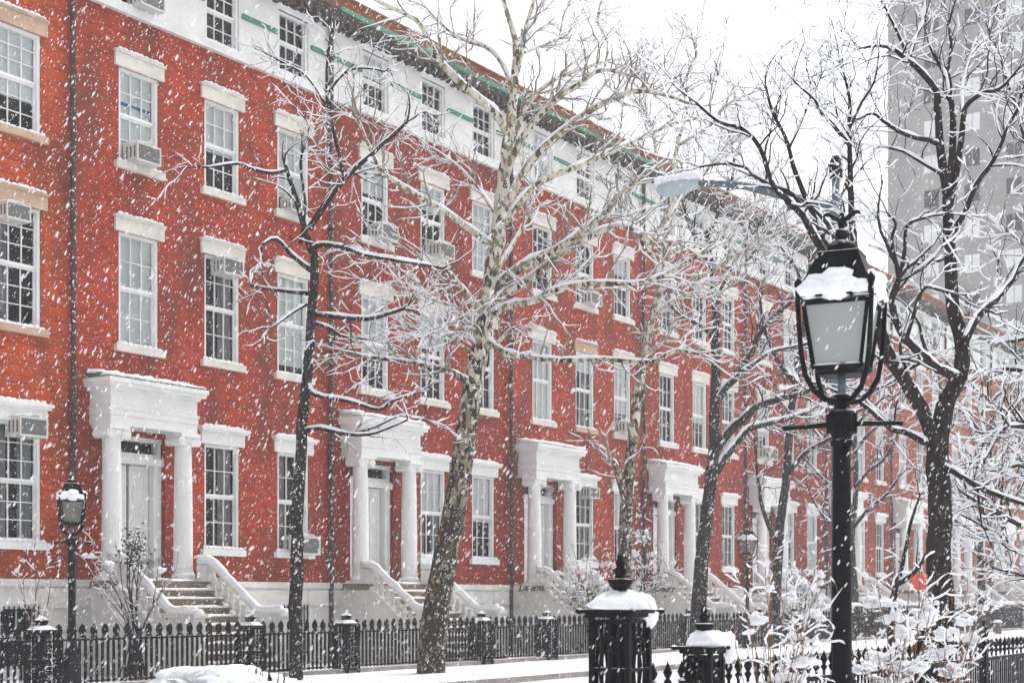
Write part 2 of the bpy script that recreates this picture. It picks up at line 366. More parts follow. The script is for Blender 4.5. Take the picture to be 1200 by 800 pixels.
DC = 1.82                                  # door axis in every house but the first
def wall_mesh(door, skip):
    b = MB(); W2 = WW/2
    hs = lambda f, cs: [(c-W2, c+W2, *FL[f]) for c in cs]
    gh = hs('g', WC[1:] if door else WC)
    if door: gh = gh+[(DC-.9, DC+.9, 2.08, 5.22)]
    holes_wall(b, 0, HW, 2.08, 14.4, 0, gh+hs('2', WC)+hs('3', WC), 0)
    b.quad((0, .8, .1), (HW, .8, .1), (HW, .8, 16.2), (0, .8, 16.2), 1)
    b.quad((0, 0, .0), (0, 0, 16.2), (0, 12, 16.2), (0, 12, 0), 0); b.quad((HW, 0, 0), (HW, 12, 0), (HW, 12, 16.2), (HW, 0, 16.2), 0); b.quad((0, 12, 0), (0, 12, 16.2), (HW, 12, 16.2), (HW, 12, 0), 0)
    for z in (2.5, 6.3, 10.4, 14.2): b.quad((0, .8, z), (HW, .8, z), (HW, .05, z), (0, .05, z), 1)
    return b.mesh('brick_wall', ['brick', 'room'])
def base_mesh(door):
    b = MB(); hs = [(c-.5, c+.5, *FL['base']) for c in (WC[1:] if door else WC)]
    holes_wall(b, 0, HW, 0, 1.93, -.04, hs, 0, .2)
    b.box(0, HW, -.10, .0, 1.93, 2.08)
    for z in (.5, .98, 1.46):                 # drafted joints of the stone courses, as shallow raised bands
        last = 0
        for (a, c, d, e) in hs+[(HW, HW, 0, 0)]:
            if c > last and a-last > .1: b.box(last+.004, a-.03, -.075, -.04, z+.035, z+.445)
            last = c
    return b.mesh('stone_base', 'lime')
def attic_mesh():
    b = MB(); hs = [(c-W3/2, c+W3/2, *FL['a']) for c in WC]
    holes_wall(b, 0, HW, 14.46, 16.22, -.02, hs, 0)
    b.box(0, HW, -.12, .02, 14.3, 14.46)
    last = 0
    for c in list(WC)+[99]:
        e = min(c-W3/2-.08, HW); b.box(last, e, -.07, -.02, 15.36, 15.47, 1) if e > last else 0; last = c+W3/2+.08
    return b.mesh('attic_wall', ['attic', 'green'])
W3 = 1.08
def cornice_mesh(gr):
    b = MB(); b.prism([(-.02, 16.22), (-.34, 16.28), (-.46, 16.42), (-.46, 16.5), (0, 16.5)], 'x', 0, HW, 0)
    b.box(0, HW, -.50, -.40, 16.44, 16.56, gr)
    return b.mesh('cornice', ['soffit', 'green', 'soffit'])
def bracket_mesh():
    b = MB(); n = 27
    for k in range(n): x = HW*(k+.5)/n; b.box(x-.06, x+.06, -.40, -.03, 16.10, 16.27)
    return b.mesh('dentils', 'soffit')
def parapet_mesh():
    b = MB(); b.box(0, HW, -.18, .12, 16.5, 16.98).box(0, HW, -.22, .16, 16.98, 17.04); return b.mesh('parapet', 'brick')
def roof_mesh():
    b = MB(); b.box(0, HW, .12, 12, 16.2, 16.34); return b.mesh('roof', 'snow')
def pipe_mesh():
    b = MB(); b.tube([Vector((.06, -.10, .1)), Vector((.06, -.10, 2)), Vector((.06, -.13, 2.2)), Vector((.06, -.10, 9)), Vector((.06, -.10, 15.9)), Vector((.06, -.3, 16.3))], .06, 8)
    for z in (2.6, 5.4, 8.2, 11, 13.8): b.lathe([(.078, 0), (.078, .09)], (.06, -.10, z), 8)
    return b.mesh('downpipe', 'pipe', True)
def column_mesh():
    b = MB(); b.box(-.27, .27, -.27, .27, 2.06, 2.14).lathe([(.25, 2.14), (.265, 2.18), (.25, 2.23), (.215, 2.25)], n=20)
    b.lathe([(.215, 2.25), (.213, 3.2), (.20, 4.2), (.183, 5.06), (.20, 5.08), (.20, 5.11)], n=20)
    for s in (-1, 1):                         # volutes
        for k in range(1):
            c = s*.215; pr = []
            b.prism([(c+.115*math.cos(a*math.pi/8), 5.15+.105*math.sin(a*math.pi/8)) for a in range(16)], 'y', -.23, .23)
            b.prism([(c+.05*math.cos(a*math.pi/4), 5.15+.05*math.sin(a*math.pi/4)) for a in range(8)], 'y', -.245, .245)
    b.box(-.22, .22, -.21, .21, 5.12, 5.235).box(-.28, .28, -.26, .26, 5.24, 5.33)
    me = b.mesh('column', 'white'); return me
def portico_mesh():
    b = MB(); x0, x1, d = -1.24, 1.24, -.66
    b.box(x0, x1, d, -.002, 5.33, 5.53).box(x0-.015, x1+.015, d-.015, -.002, 5.535, 5.68).box(x0-.04, x1+.04, d-.04, -.002, 5.68, 5.73)
    b.box(x0+.005, x1-.005, d+.005, -.002, 5.73, 6.05)
    b.box(x0-.05, x1+.05, d-.05, -.002, 6.05, 6.12).box(x0-.14, x1+.14, d-.14, -.002, 6.12, 6.21).box(x0-.18, x1+.18, d-.18, -.002, 6.21, 6.30)
    return b.mesh('entablature', 'white')
def portico_roof(green):
    b = MB(); b.box(-1.36, 1.36, -.78, -.004, 6.303, 6.34); b.prism([(-.8, 6.34), (-.002, 6.34), (-.002, 6.52)], 'x', -1.34, 1.34)
    return b.mesh('portico_roof', 'green' if green else 'lime')
def portico_snow(k):
    b = MB(); rr = random.Random(k+3)
    for i in range(14): b.blob((-1.3+2.6*i/13, -.62+rr.uniform(-.06, .06), 6.335), .19, .22, rr.uniform(.05, .10), i+k*20, .35, 8, flatb=.1); b.blob((-1.25+2.5*i/13, -.25, 6.42), .2, .25, rr.uniform(.06, .1), i+k*20+300, .35, 8, flatb=.2)
    return b.mesh('roof_snow', 'snow', True)
def door_mesh():
    b = MB(); y = .22
    b.box(-.86, -.64, .08, y+.1, 2.08, 4.62).box(.64, .86, .08, y+.1, 2.08, 4.62)          # pilasters
    b.box(-.90, .90, .04, y+.12, 4.62, 4.78).box(-.86, .86, .10, y+.1, 4.78, 4.86).box(-.9, .9, .10, y+.1, 5.12, 5.22)
    for s in (-1, 1):
        b.box(min(s*.86, s*.78), max(s*.86, s*.78), .1, y+.1, 4.86, 5.12)
    return b.mesh('door_surround', 'white')
def leaf_mesh(s):
    b = MB(); y = .24; xa, xb = sorted((s*(.012 if s < 0 else .07), s*.62))
    b.box(xa, xb, y, y+.06, 2.1, 4.6)
    for (za, zb) in ((2.3, 2.85), (3.0, 3.55), (3.68, 4.45)):
        b.box(xa+.10, xb-.10, y-.02, y, za, za+.04).box(xa+.10, xb-.10, y-.02, y, zb-.04, zb).box(xa+.10, xa+.14, y-.02, y, za+.04, zb-.04).box(xb-.14, xb-.10, y-.02, y, za+.04, zb-.04)
    return b.mesh('door_leaf', 'white')
def stoop_mesh():
    b = MB(); n = 11; rise = 2.05/n; tread = .245; y = -1.05; x0, x1 = -1.12, 1.12
    b.box(x0-.2, x1+.2, -1.05, -.002, 1.9, 2.055)
    b.box(x0-.15, x1+.15, -1.0, -.03, 0, 1.9, 1)
    for k in range(n-1):
        z = 2.05-rise*(k+1); b.box(x0, x1, y-tread*(k+1)-.03, y-tread*k, z-.055, z).box(x0+.02, x1-.02, y-tread*(k+1), y-tread*k+.02, 0, z-.055)
    return b.mesh('steps', ['step', 'lime'])
def step_snow():
    b = MB(); n = 11; rise = 2.05/n; tread = .245; rr = random.Random(8)
    for k in range(n-1):
        z = 2.05-rise*(k+1); y = -1.05-tread*k
        pts = [Vector((-1.08+2.16*i/16, y-.14+rr.uniform(-.03, .03), z+.008)) for i in range(17)]
        b.tube(pts, [rr.uniform(.07, .12) for _ in pts], 8, flat=.42)
    b.blob((0, -.85, 2.06), 1.0, .2, .05, 4, .5, 18, flatb=.1, freq=3)
    return b.mesh('step_snow', 'snow', True)
def cheek_mesh(s):
    b = MB(); xa, xb = sorted((s*1.12, s*1.40)); 
    b.prism([(-1.05, 0), (-1.05, 1.98), (-2.55, .78), (-2.55, 0)], 'x', xa, xb)
    b.box(xa-.03, xb+.03, -3.25, -2.55, 0, 1.30).box(xa-.06, xb+.06, -3.30, -2.50, 1.30, 1.38)
    for k in range(8):
        t = (k+.5)/8; y = -1.05-1.45*t; zb = 1.98-1.2*t+.02-.03; ht = .40
        b.lathe([(.07, zb), (.045, zb+.06), (.085, zb+.16), (.05, zb+.28), (.045, zb+.34), (.08, zb+ht)], ((xa+xb)/2, y, 0), 8)
    b.box(xa, xb, -1.04, -.76, 2.06, 2.42)
    return b.mesh('balustrade', 'lime')
def rail_mesh(s):
    xc = s*1.26; b = MB()
    P = [Vector((xc, -.70, 2.50)), Vector((xc, -.98, 2.50)), Vector((xc, -1.18, 2.40)), Vector((xc, -2.45, 1.42)), Vector((xc, -2.62, 1.38)), Vector((xc, -3.28, 1.39))]
    b.tube(P, [.10, .105, .115, .115, .11, .13], 8, flat=.75)
    return b.mesh('handrail', 'white', True)
def rail_snow(s):
    xc = s*1.26; b = MB(); P = [(-.70, 2.58), (-.98, 2.585), (-1.18, 2.49), (-2.45, 1.50), (-2.62, 1.47), (-3.28, 1.48)]
    pts = []; rr = random.Random(s+5)
    for (a, c) in zip(P[:-1], P[1:]):
        n = max(1, int(abs(a[0]-c[0])/.12))
        for k in range(n): t = k/n; pts.append(Vector((xc+rr.uniform(-.012, .012), a[0]+(c[0]-a[0])*t, a[1]+(c[1]-a[1])*t+rr.uniform(-.012, .015))))
    b.tube(pts, [.085+rr.uniform(-.015, .02) for _ in pts], 8, flat=.7)
    return b.mesh('rail_snow', 'snow', True)
def grate_mesh():
    b = MB()
    for k in range(9): x = -.48+.96*k/8; b.box(x-.011, x+.011, -.012, .012, .02, 1.28)
    for z in (.1, .65, 1.2): b.box(-.5, .5, -.008, .008, z-.012, z+.012)
    return b.mesh('grille', 'iron')

HL = ['orange-red brick rowhouse at the left edge, no doorway in view, with brownish stone lintels',
      'red brick rowhouse with the green-trimmed portico, second house from the left edge',
      'red brick rowhouse behind the leaning plane tree, its portico frosted with twigs',
      'red brick rowhouse with the white portico directly left of the big black gate pier finial',
      'red brick rowhouse with white portico just left of the black forked street tree',
      'red brick rowhouse with an air conditioner above its doorway, left of the lantern',
      'red brick rowhouse seen through branches below the lantern glass, left of the black post',
      'hazy red rowhouse seen just right of the black lamp post',
      'hazy brown-red rowhouse with pale columns behind the red round sign',
      'hazy brown rowhouse behind the big black tree at right, with a lit lamp',
      'faint brown rowhouse at the far right end of the terrace']
TINT = [(1.36, 1.6, 1.05), (1.15, 1.12, 1.0), (.9, .88, 1.0), (1.1, 1.15, 1.05), (1.0, .98, 1.05), (.95, .98, 1.1), (1., 1.15, 1.3), (1, 1.5, 1.8), (1, 2.4, 2.9), (.95, 3.3, 3.9), (.95, 3.5, 4.2)]  # brick tone per house; the far brown ones also have haze painted in
FILL = {  # (house, floor, column) -> contents
 (0,'3',2): [('b', .68)], (0,'2',2): [('c', 'l')], (0,'g',2): [('c', 'x')],
 (1,'3',0): [('b', .97), ('t', .63)], (1,'3',1): [('b', .55)], (1,'3',2): [('b', .8)], (1,'2',0): [('b', .97)], (1,'2',1): [('c', 'r')], (1,'2',2): [('b', .9)], (1,'g',1): [('c', 'r')], (1,'g',2): [('c', 'l')],
 (2,'3',0): [('b', .4)], (2,'3',1): [('b', .35)], (2,'3',2): [('b', .95)], (2,'2',0): [('b', .6)], (2,'2',1): [('b', .4)], (2,'2',2): [('c', 'l')], (2,'g',1): [('b', .5), ('c', 'x')], (2,'g',2): [('b', .55)],
 (3,'3',0): [], (3,'3',1): [('c', 'l')], (3,'2',0): [('b', .95)], (3,'2',1): [('b', .25), ('c', 'r')], (3,'2',2): [('b', .7)], (3,'g',1): [('c', 'r')], (3,'g',2): [('b', .5)],
 (2,'a',0): [('b', .4)], (1,'a',1): []}
AC_SPOTS = []
for hi in range(11):
    X0 = HX0+HW*(hi-1); door = hi > 0
    H = thing('brick_house', (X0, YF, 0), HL[hi], 'house', 'brick rowhouses in a terrace')
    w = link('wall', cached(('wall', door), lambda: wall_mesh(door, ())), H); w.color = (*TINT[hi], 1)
    link('stone_base', cached(('base', door), lambda: base_mesh(door)), H)
    link('attic_wall', cached('attic', attic_mesh), H)
    c = link('cornice', cached(('corn', hi % 3 != 1), lambda: cornice_mesh(1 if hi % 3 != 1 else 2)), H)
    link('dentils', cached('dent', bracket_mesh), c)
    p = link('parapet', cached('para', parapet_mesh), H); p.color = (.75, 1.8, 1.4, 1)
    link('roof', cached('roof', roof_mesh), H)
    link('downpipe', cached('pipe', pipe_mesh), H)
    rr = random.Random(hi*31+2)
    for fl in ('g', '2', '3', 'a'):
        for ci, cx in enumerate(WC):
            if fl == 'g' and door and ci == 0: continue
            z0, z1 = FL[fl]; lk = {'g': 'g', 'a': 'attic'}.get(fl, 'tan' if (hi == 0 or (hi == 3 and fl == '2' and ci == 1)) else 'cream')
            fill = FILL.get((hi, fl, ci))
            if fill is None: fill = [rr.choice([('b', .3), ('b', .6), ('b', .95), ('c', 'l'), ('c', 'x'), ('c', 'r')])] if rr.random() < .8 else []
            window(H, cx, z0, z1, W3 if fl == 'a' else WW, lk, fill, rr.randint(0, 99), 3, 2 if fl == 'a' else 3 if hi == 0 else 2)
    for cx in (WC[1:] if door else WC):
        f = link('basement_window', cached('bframe', lambda: frame_mesh(1.0, 1.3)), H, (cx, -.04, .25))
        link('sash', cached('bsash', lambda: sash_mesh(1.0, 1.3, 2, 1)), f); link('pane', cached('bpane', lambda: pane_mesh(1.0, 1.3)), f)
        link('grille', cached('grate', grate_mesh), f)
    if door:
        P = link('portico', cached('portico', portico_mesh), H, (DC, 0, 0))
        for s in (-1, 1): link('column', cached('col', column_mesh), P, (s*1.02, -.44, 0))
        link('roof_snow', cached(('psn', hi % 3), lambda: portico_snow(hi % 3)), P)
        link('portico_roof', cached(('pr', hi == 1), lambda: portico_roof(hi == 1)), P)
        D = link('doorway', cached('doors', door_mesh), H, (DC, 0, 0))
        for s in (-1, 1): link('door_leaf', cached(('leaf', s), lambda: leaf_mesh(s)), D)
        def tp():
            q = MB(); q.quad((-.80, .26, 4.84), (.80, .26, 4.84), (.80, .26, 5.14), (-.80, .26, 5.14)); return q.mesh('transom', 'glass')
        link('transom_pane', cached('tpane', tp), D)
        S = link('stoop', cached('stoop', stoop_mesh), H, (DC, 0, 0))
        link('step_snow', cached('stsn', step_snow), S)
        for s in (-1, 1):
            link('balustrade', cached(('cheek', s), lambda: cheek_mesh(s)), S); link('handrail', cached(('rail', s), lambda: rail_mesh(s)), S); link('rail_snow', cached(('rsnow', s), lambda: rail_snow(s)), S)

# air conditioners set in the windows
def ac_case():
    b = MB(); b.box(-.33, .33, -.36, .10, 0, .40).box(-.345, -.31, -.375, -.36, 0, .40).box(.31, .345, -.375, -.36, 0, .40).box(-.31, .31, -.375, -.36, .36, .40).box(-.31, .31, -.375, -.36, 0, .04)
    return b.mesh('case', 'ac')
def ac_grille():
    b = MB()
    b.box(-.30, .30, -.366, -.361, .045, .355)
    for s in (-1, 1):
        for k in range(3): y = -.30+k*.12; b.box(min(s*.331, s*.334), max(s*.331, s*.334), y, y+.05, .08, .33)
    return b.mesh('grille', 'acd')
def ac_top():
    b = MB()
    b.blob((0, -.15, .405), .35, .21, .07, 40, .35, 14, flatb=.1, freq=2.6)
    return b.mesh('snow_on_top', 'snow', True)
acm = (ac_case(), ac_grille(), ac_top())
for (hi, ci, z, lab, dx, sc) in (
    (0, 2, 4.92, 'window air conditioner at the top of the ground floor window at the left edge', .12, 1.), (0, 2, 9.2, 'small window air conditioner at top left of the second floor window at the left edge', -.2, .85),
    (1, 0, 11.13, 'white window air conditioner below the blue strip in the upper left window', -.02, 1.), (1, 0, 14.53, 'window air conditioner under the white attic at the top left of the photo', .1, 1.),
    (1, 1, 9.17, 'window air conditioner atop a sash, right above the green-trimmed portico window', .05, .95), (1, 2, 11.13, 'small window air conditioner behind the thin dark tree, upper floor', -.1, .8),
    (1, 2, 2.75, 'grey window air conditioner bulging below the sill beside the thin dark trunk', .15, 1.15), (2, 0, 11.13, 'window air conditioner above the twiggy portico, left of two upper ones', .2, 1.),
    (2, 1, 11.13, 'snowy window air conditioner between the thin dark tree and the plane tree', .2, 1.), (3, 1, 11.13, 'white window air conditioner in the upper window right of the plane tree', .15, 1.),
    (3, 2, 7.2, 'tall white window air conditioner beside the pale second plane trunk', -.05, 1.), (3, 1, 4.9, 'window air conditioner over the ground floor window right of the gate-side portico', .1, .9),
    (5, 0, 7.2, 'white window air conditioner jutting out over the farthest clear portico', .1, 1.15)):
    X0 = HX0+HW*(hi-1); t = thing('air_conditioner', (X0+WC[ci]+dx, YF+.02, z), lab, 'air conditioner', 'window air conditioners')
    t.scale = (sc, sc, sc)
    link('case', acm[0], t); link('grille', acm[1], t); link('snow_cover', acm[2], t)

# ------------------------------------------------------------------ areaway fence along the houses
YA = 21.4
fence = thing('iron_fence', (HX0, YA, .06), 'long black iron areaway fence with rounded finials in front of the brick terrace', 'fence')
fence.scale = (1, 1, .92)
def arc(c, r, a0, a1, n): return [Vector((c[0]+r*math.cos(a0+(a1-a0)*k/n), c[1], c[2]+r*math.sin(a0+(a1-a0)*k/n))) for k in range(n+1)]
def picket_panel(L):
    b = MB(); n = int(L/.13); pit = L/n
    for k in range(n):
        x = pit*(k+.5); b.box(x-.019, x+.019, -.019, .019, .12, 1.0)
    m = n//2
    for k in range(m):
        x = pit*(2*k+1); b.lathe([(.02, 1.0), (.06, 1.06), (.085, 1.14), (.065, 1.22), (.015, 1.28)], (x, 0, 0), 7, sy=.5)
        b.tube(arc((x, 0, 1.0), pit*.5, math.pi, 0, 5), .018, 4)
    return b.mesh('picket_panel', 'iron')
def fence_rail(L, z, h=.02):
    b = MB(); b.box(0, L, -.022, .022, z-h, z+h); return b.mesh('rail', 'iron')
def newel_mesh():
    b = MB(); r = .19
    for sx in (-1, 1):
        for sy in (-1, 1): b.box(sx*r-.03, sx*r+.03, sy*r-.03, sy*r+.03, 0, 1.15)
    for z in (.1, .6, 1.12): b.box(-r-.03, r+.03, -r-.03, r+.03, z-.025, z+.025)
    for k in range(3):
        x = -.10+.10*k
        for y in (-r, r): b.box(x-.012, x+.012, y-.012, y+.012, .12, 1.1)
        for xx in (-r, r): b.box(xx-.012, xx+.012, x-.012, x+.012, .12, 1.1)
    for y in (-r, r):
        for z in (.36, .86): b.tube(arc((0, y, z), .13, 0, 2*math.pi, 12), .016, 4); b.tube(arc((0, y, z), .06, 0, 2*math.pi, 8), .014, 4)
    b.lathe([(.26, 1.15), (.26, 1.18), (.2, 1.22), (.12, 1.26), (.1, 1.31), (.13, 1.36), (.05, 1.42), (.0, 1.44)], n=8)
    return b.mesh('newel_post', 'iron')
def stone_kerb(L):
    b = MB(); b.box(0, L, -.14, .14, -.08, .10); return b.mesh('stone_kerb', 'kerbs')
NEW = (1.55, 4.55)
for hi in range(11):
    o = HW*(hi-1)
    for (a, c) in ((NEW[0]+.24, NEW[1]-.24), (NEW[1]+.24, NEW[0]+HW-.24)):
        L = c-a
        link('picket_panel', cached(('pk', round(L, 2)), lambda: picket_panel(L)), fence, (o+a, 0, 0))
        for z in (.16, .97): link('rail', cached(('fr', round(L, 2), z), lambda: fence_rail(L, z)), fence, (o+a, 0, 0))
    for c in NEW: link('newel_post', cached('newel', newel_mesh), fence, (o+c, 0, 0))
    link('stone_kerb', cached('skerb', lambda: stone_kerb(HW)), fence, (o+NEW[0], 0, 0))

# ------------------------------------------------------------------ park fence and gate piers
YP = 5.4
def pxX(x, D): return (depth(x, D)-D*ST)/CT
def park_panel(L, z0=0.):
    b = MB(); n = max(2, int(L/.18)); pit = L/n
    for k in range(n):
        x = pit*(k+.5); b.tube([Vector((x, 0, .08)), Vector((x, 0, 1.06))], .013, 6)
        b.lathe([(.012, 1.02), (.032, 1.06), (.014, 1.085), (.022, 1.10), (.036, 1.13), (.018, 1.17), (.0, 1.22)], (x, 0, 0), 6)
        if k < n: b.tube([Vector((x+pit/2, 0, .08)), Vector((x+pit/2, 0, .94))], .011, 5)
    return b.mesh('picket_panel', 'iron', False)
def park_post():
    b = MB(); b.box(-.045, .045, -.045, .045, 0, 1.15); b.lathe([(.075, 1.15), (.075, 1.18), (.04, 1.22), (.065, 1.29), (.055, 1.35), (.015, 1.38), (.03, 1.41), (0, 1.45)], n=8); return b.mesh('post', 'iron')
pf = thing('park_fence', (9.6, YP, 0), 'black spear-topped park fence in the foreground, right of the big gate pier', 'fence')
xs = [9.92-9.6, 10.62-9.6]
def pan(a, c):
    L = c-a; link('picket_panel', cached(('pp', round(L, 2)), lambda: park_panel(L)), pf, (a, 0, 0))
    for z in (.14, .96): link('rail', cached(('pr2', round(L, 2), z), lambda: fence_rail(L, z, .022)), pf, (a, 0, 0))
pan(.28, .98); pan(1.42, 4.08-.06)
for k in range(10):
    a = 4.10+2.35*k; link('post', cached('ppost', park_post), pf, (a, 0, 0)); pan(a+.05, a+2.30)

def pier(name, x, D, s, H, label, seed, fin, snow_rx, sdx):
    X = pxX(x, D); t = thing(name, (X, D, 0), label, 'gate pier', 'cast iron gate piers of the park'); r = s/2
    b = MB(); e = .035
    for sx in (-1, 1):
        for sy in (-1, 1): b.box(sx*(r-e/2)-e/2, sx*(r-e/2)+e/2, sy*(r-e/2)-e/2, sy*(r-e/2)+e/2, 0, H)
    for z in (.08, H*.48, H*.52, H*.76, H-.03): b.box(-r+.003, r-.003, -r+.003, r-.003, z-.012, z+.012)
    b.box(-r*.45, r*.45, -r*.45, r*.45, .1, H-.05)
    for f in range(4):
        R4 = Matrix.Rotation(f*math.pi/2, 4, 'Z'); q = MB()
        for k in range(3):
            xx = (-.5+.5*k)*r
            for (za, zb) in ((.09, H*.48), (H*.52, H*.76), (H*.76, H-.04)):
                zc = (za+zb)/2; w = .016
                q.tube([Vector((xx, -r+.012, za)), Vector((xx+r*.16*(1-k), -r+.012, zc)), Vector((xx, -r+.012, zb))], .014, 5)
        for zc in (H*.28, H*.64, H*.87): q.tube(arc((0, -r+.01, zc), r*.36, 0, 2*math.pi, 12), .012, 5); 
        for zc in (H*.14, H*.40):
            q.tube(arc((0, -r+.01, zc), r*.5, 0, math.pi, 8), .012, 5)
        i = len(b.v); b.v += [tuple(R4 @ Vector(v)) for v in q.v]; b.f += [tuple(i+k for k in ff) for ff in q.f]; b.mi += q.mi
    link('cage', b.mesh('cage', 'ironb'), t)
    b = MB(); b.box(-r-.02, r+.02, -r-.02, r+.02, H, H+.03).box(-r-.05, r+.05, -r-.05, r+.05, H+.03, H+.055)
    for sx in (-1, 1):
        for sy in (-1, 1): b.lathe([(.0, 0), (.028, .015), (.028, .035), (0, .05)], (sx*(r+.05), sy*(r+.05), H+.02), 8)
    link('cap', b.mesh('cap', 'ironb'), t)
    b = MB(); f = fin
    b.lathe([(.085*f, .05), (.07*f, .12), (.05*f, .16), (.075*f, .2), (.045*f, .235), (.05*f, .27), (.105*f, .31), (.13*f, .36), (.135*f, .39), (.06*f, .40), (.055*f, .45), (.075*f, .48), (.04*f, .52), (.055*f, .56), (.03*f, .60), (.035*f, .63), (0, .66)], (0, 0, H), 14)
    for k in range(len(b.v)): v = b.v[k]; b.v[k] = (v[0], v[1], H+(v[2]-H)*f)
    link('finial', b.mesh('finial', 'ironb', True), t)
    b = MB(); b.blob((sdx, -sdx*.3, H+.065), snow_rx, snow_rx*.85, .13, seed, .25, 20, flatb=.15); b.blob((sdx+snow_rx*.62, -.12, H+.03), snow_rx*.42, snow_rx*.42, .14, seed+3, .25, 14, flatb=.8)
    link('snow_cap', b.mesh('snow_cap', 'snow', True), t)
    return t
pier('gate_pier', 727, YP, .334, 1.56, 'big black openwork cast iron gate pier with urn finial and thick snow cap', 3, .70, .24, .0)
pier('gate_pier', 825, YP, .25, 1.26, 'smaller black openwork gate pier right of the urn-topped one, under a snow mound', 8, .6, .20, .05)

# ------------------------------------------------------------------ park lamp posts
def lamp_parts():
    P = {}
    z = lambda y: EYE+(700-y)/180.4
    b = MB(); b.lathe([(.19, 0), (.19, .12), (.155, .2), (.15, .7), (.125, .78), (.105, .85), (.09, .95), (.085, 1.12), (.098, 1.16), (.066, 1.2), (.064, 1.9), (.060, 2.45), (.058, z(520))], n=16)
    P['pole'] = ([b.mesh('pole', 'ironb', True)])
    b = MB(); b.lathe([(.075, z(522)), (.075, z(516)), (.062, z(514)), (.07, z(509)), (.09, z(505)), (.09, z(489)), (.078, z(486)), (.085, z(482)), (.055, z(478)), (.045, z(466)), (.05, z(462)), (.02, z(460))], n=14)
    for k in range(8): a = k*math.pi/4; b.box(.085*math.cos(a)-.014, .085*math.cos(a)+.014, .085*math.sin(a)-.014, .085*math.sin(a)+.014, z(507), z(484))
    P['collar'] = [b.mesh('collar', 'ironb')]
    b = MB()
    for s in (-1, 1):
        b.tube([Vector((s*.06, 0, z(496))), Vector((s*.2, 0, z(497))), Vector((s*.36, 0, z(498)))], [.02, .017, .015], 8); b.lathe([(0, -.02), (.02, -.008), (.02, .008), (0, .02)], (s*.375, 0, z(498)), 8)
    P['ladder_bar'] = [b.mesh('ladder_bar', 'ironb', True)]
    arms = []
    for (sx, sy) in ((-1, -1), (1, -1), (1, 1), (-1, 1)):
        b = MB(); q = []
        for (r, y) in ((.03, 470), (.11, 468), (.185, 458), (.24, 440), (.265, 415), (.28, 382), (.286, 355), (.282, 338)): q.append(Vector((sx*r*.82, sy*r*.82, z(y))))
        b.tube(q, [.020, .020, .019, .018, .017, .016, .016, .02], 8); b.lathe([(.024, 0), (.028, .03), (0, .07)], (sx*.282*.82, sy*.282*.82, z(340)), 8)
        arms.append(b.mesh('frame_arm', 'ironb', True))
    P['frame_arm'] = arms
    b = MB(); t, u = .205, .150; zt, zb = z(357), z(431); e = .018
    for (sx, sy) in ((-1, -1), (1, -1), (1, 1), (-1, 1)): b.tube([Vector((sx*u, sy*u, zb)), Vector((sx*t, sy*t, zt))], .017, 4)
    for k in range(4):
        c0 = ((-1, -1), (1, -1), (1, 1), (-1, 1))[k]; c1 = ((-1, -1), (1, -1), (1, 1), (-1, 1))[(k+1) % 4]
        b.tube([Vector((c0[0]*u, c0[1]*u, zb)), Vector((c1[0]*u, c1[1]*u, zb))], .024, 4); b.tube([Vector((c0[0]*t, c0[1]*t, zt)), Vector((c1[0]*t, c1[1]*t, zt))], .020, 4)
    b.box(-.13, .13, -.13, .13, z(440), z(437)); b.box(-.15, .15, -.15, .15, zb-.012, zb-.002)
    P['lantern_frame'] = [b.mesh('lantern_frame', 'ironb')]
    b = MB(); b.tube([Vector((0, 0, z(465))), Vector((0, 0, z(437)))], .026, 10); P['neck'] = [b.mesh('neck', 'steel', True)]
    gl = []
    for k in range(4):
        c0 = ((-1, -1), (1, -1), (1, 1), (-1, 1))[k]; c1 = ((-1, -1), (1, -1), (1, 1), (-1, 1))[(k+1) % 4]; i = .985
        b = MB(); b.quad((c0[0]*u*i, c0[1]*u*i, zb), (c1[0]*u*i, c1[1]*u*i, zb), (c1[0]*t*i, c1[1]*t*i, zt), (c0[0]*t*i, c0[1]*t*i, zt)); gl.append(b.mesh('glass_panel', 'frost'))
    P['glass_panel'] = gl
    b = MB(); s2 = math.sqrt(2); zz = z
    b.lathe([(.24*s2, z(352)), (.25*s2, z(347)), (.225*s2, z(336)), (.19*s2, z(325)), (.13*s2, z(299)), (.135*s2, z(297)), (.12*s2, z(296))], n=4, rot=math.pi/4)
    P['roof'] = [b.mesh('roof', 'ironb')]
    b = MB(); b.lathe([(.085, z(297)), (.10, z(292)), (.10, z(288)), (.07, z(283)), (.035, z(281)), (.03, z(279)), (.045, z(275)), (.042, z(270)), (.02, z(267)), (.02, z(265))], n=14); P['finial'] = [b.mesh('finial', 'ironb', True)]
    b = MB()                                   # eagle: body, head and two raised wings in one mesh
    zc = z(262); b.lathe([(.012, -.025), (.028, .0), (.03, .025), (.018, .05), (.018, .062), (.014, .075), (.0, .085)], (0, 0, zc), 8)
    for s in (-1, 1):
        q = [Vector((s*.015, 0, zc+.025)), Vector((s*.05, 0, zc+.05)), Vector((s*.085, 0, zc+.075)), Vector((s*.11, -.005, zc+.072)), Vector((s*.125, -.01, zc+.055))]
        b.tube(q, [.02, .024, .022, .016, .004], 6, flat=.6)
    b.tube([Vector((0, 0, zc+.07)), Vector((0, -.03, zc+.068))], [.012, .003], 6)
    P['eagle'] = [b.mesh('eagle', 'ironb', True)]
    b = MB(); rr = random.Random(11)
    for k in range(16):
        a = 2*math.pi*k/16; c, s_ = math.cos(a), math.sin(a); m = .182/max(abs(c), abs(s_))*rr.uniform(.85, 1.02)
        b.blob((c*m, s_*m, z(347)+.01), .11, .11, rr.uniform(.07, .11), k+70, .2, 12, flatb=rr.uniform(.3, .75))
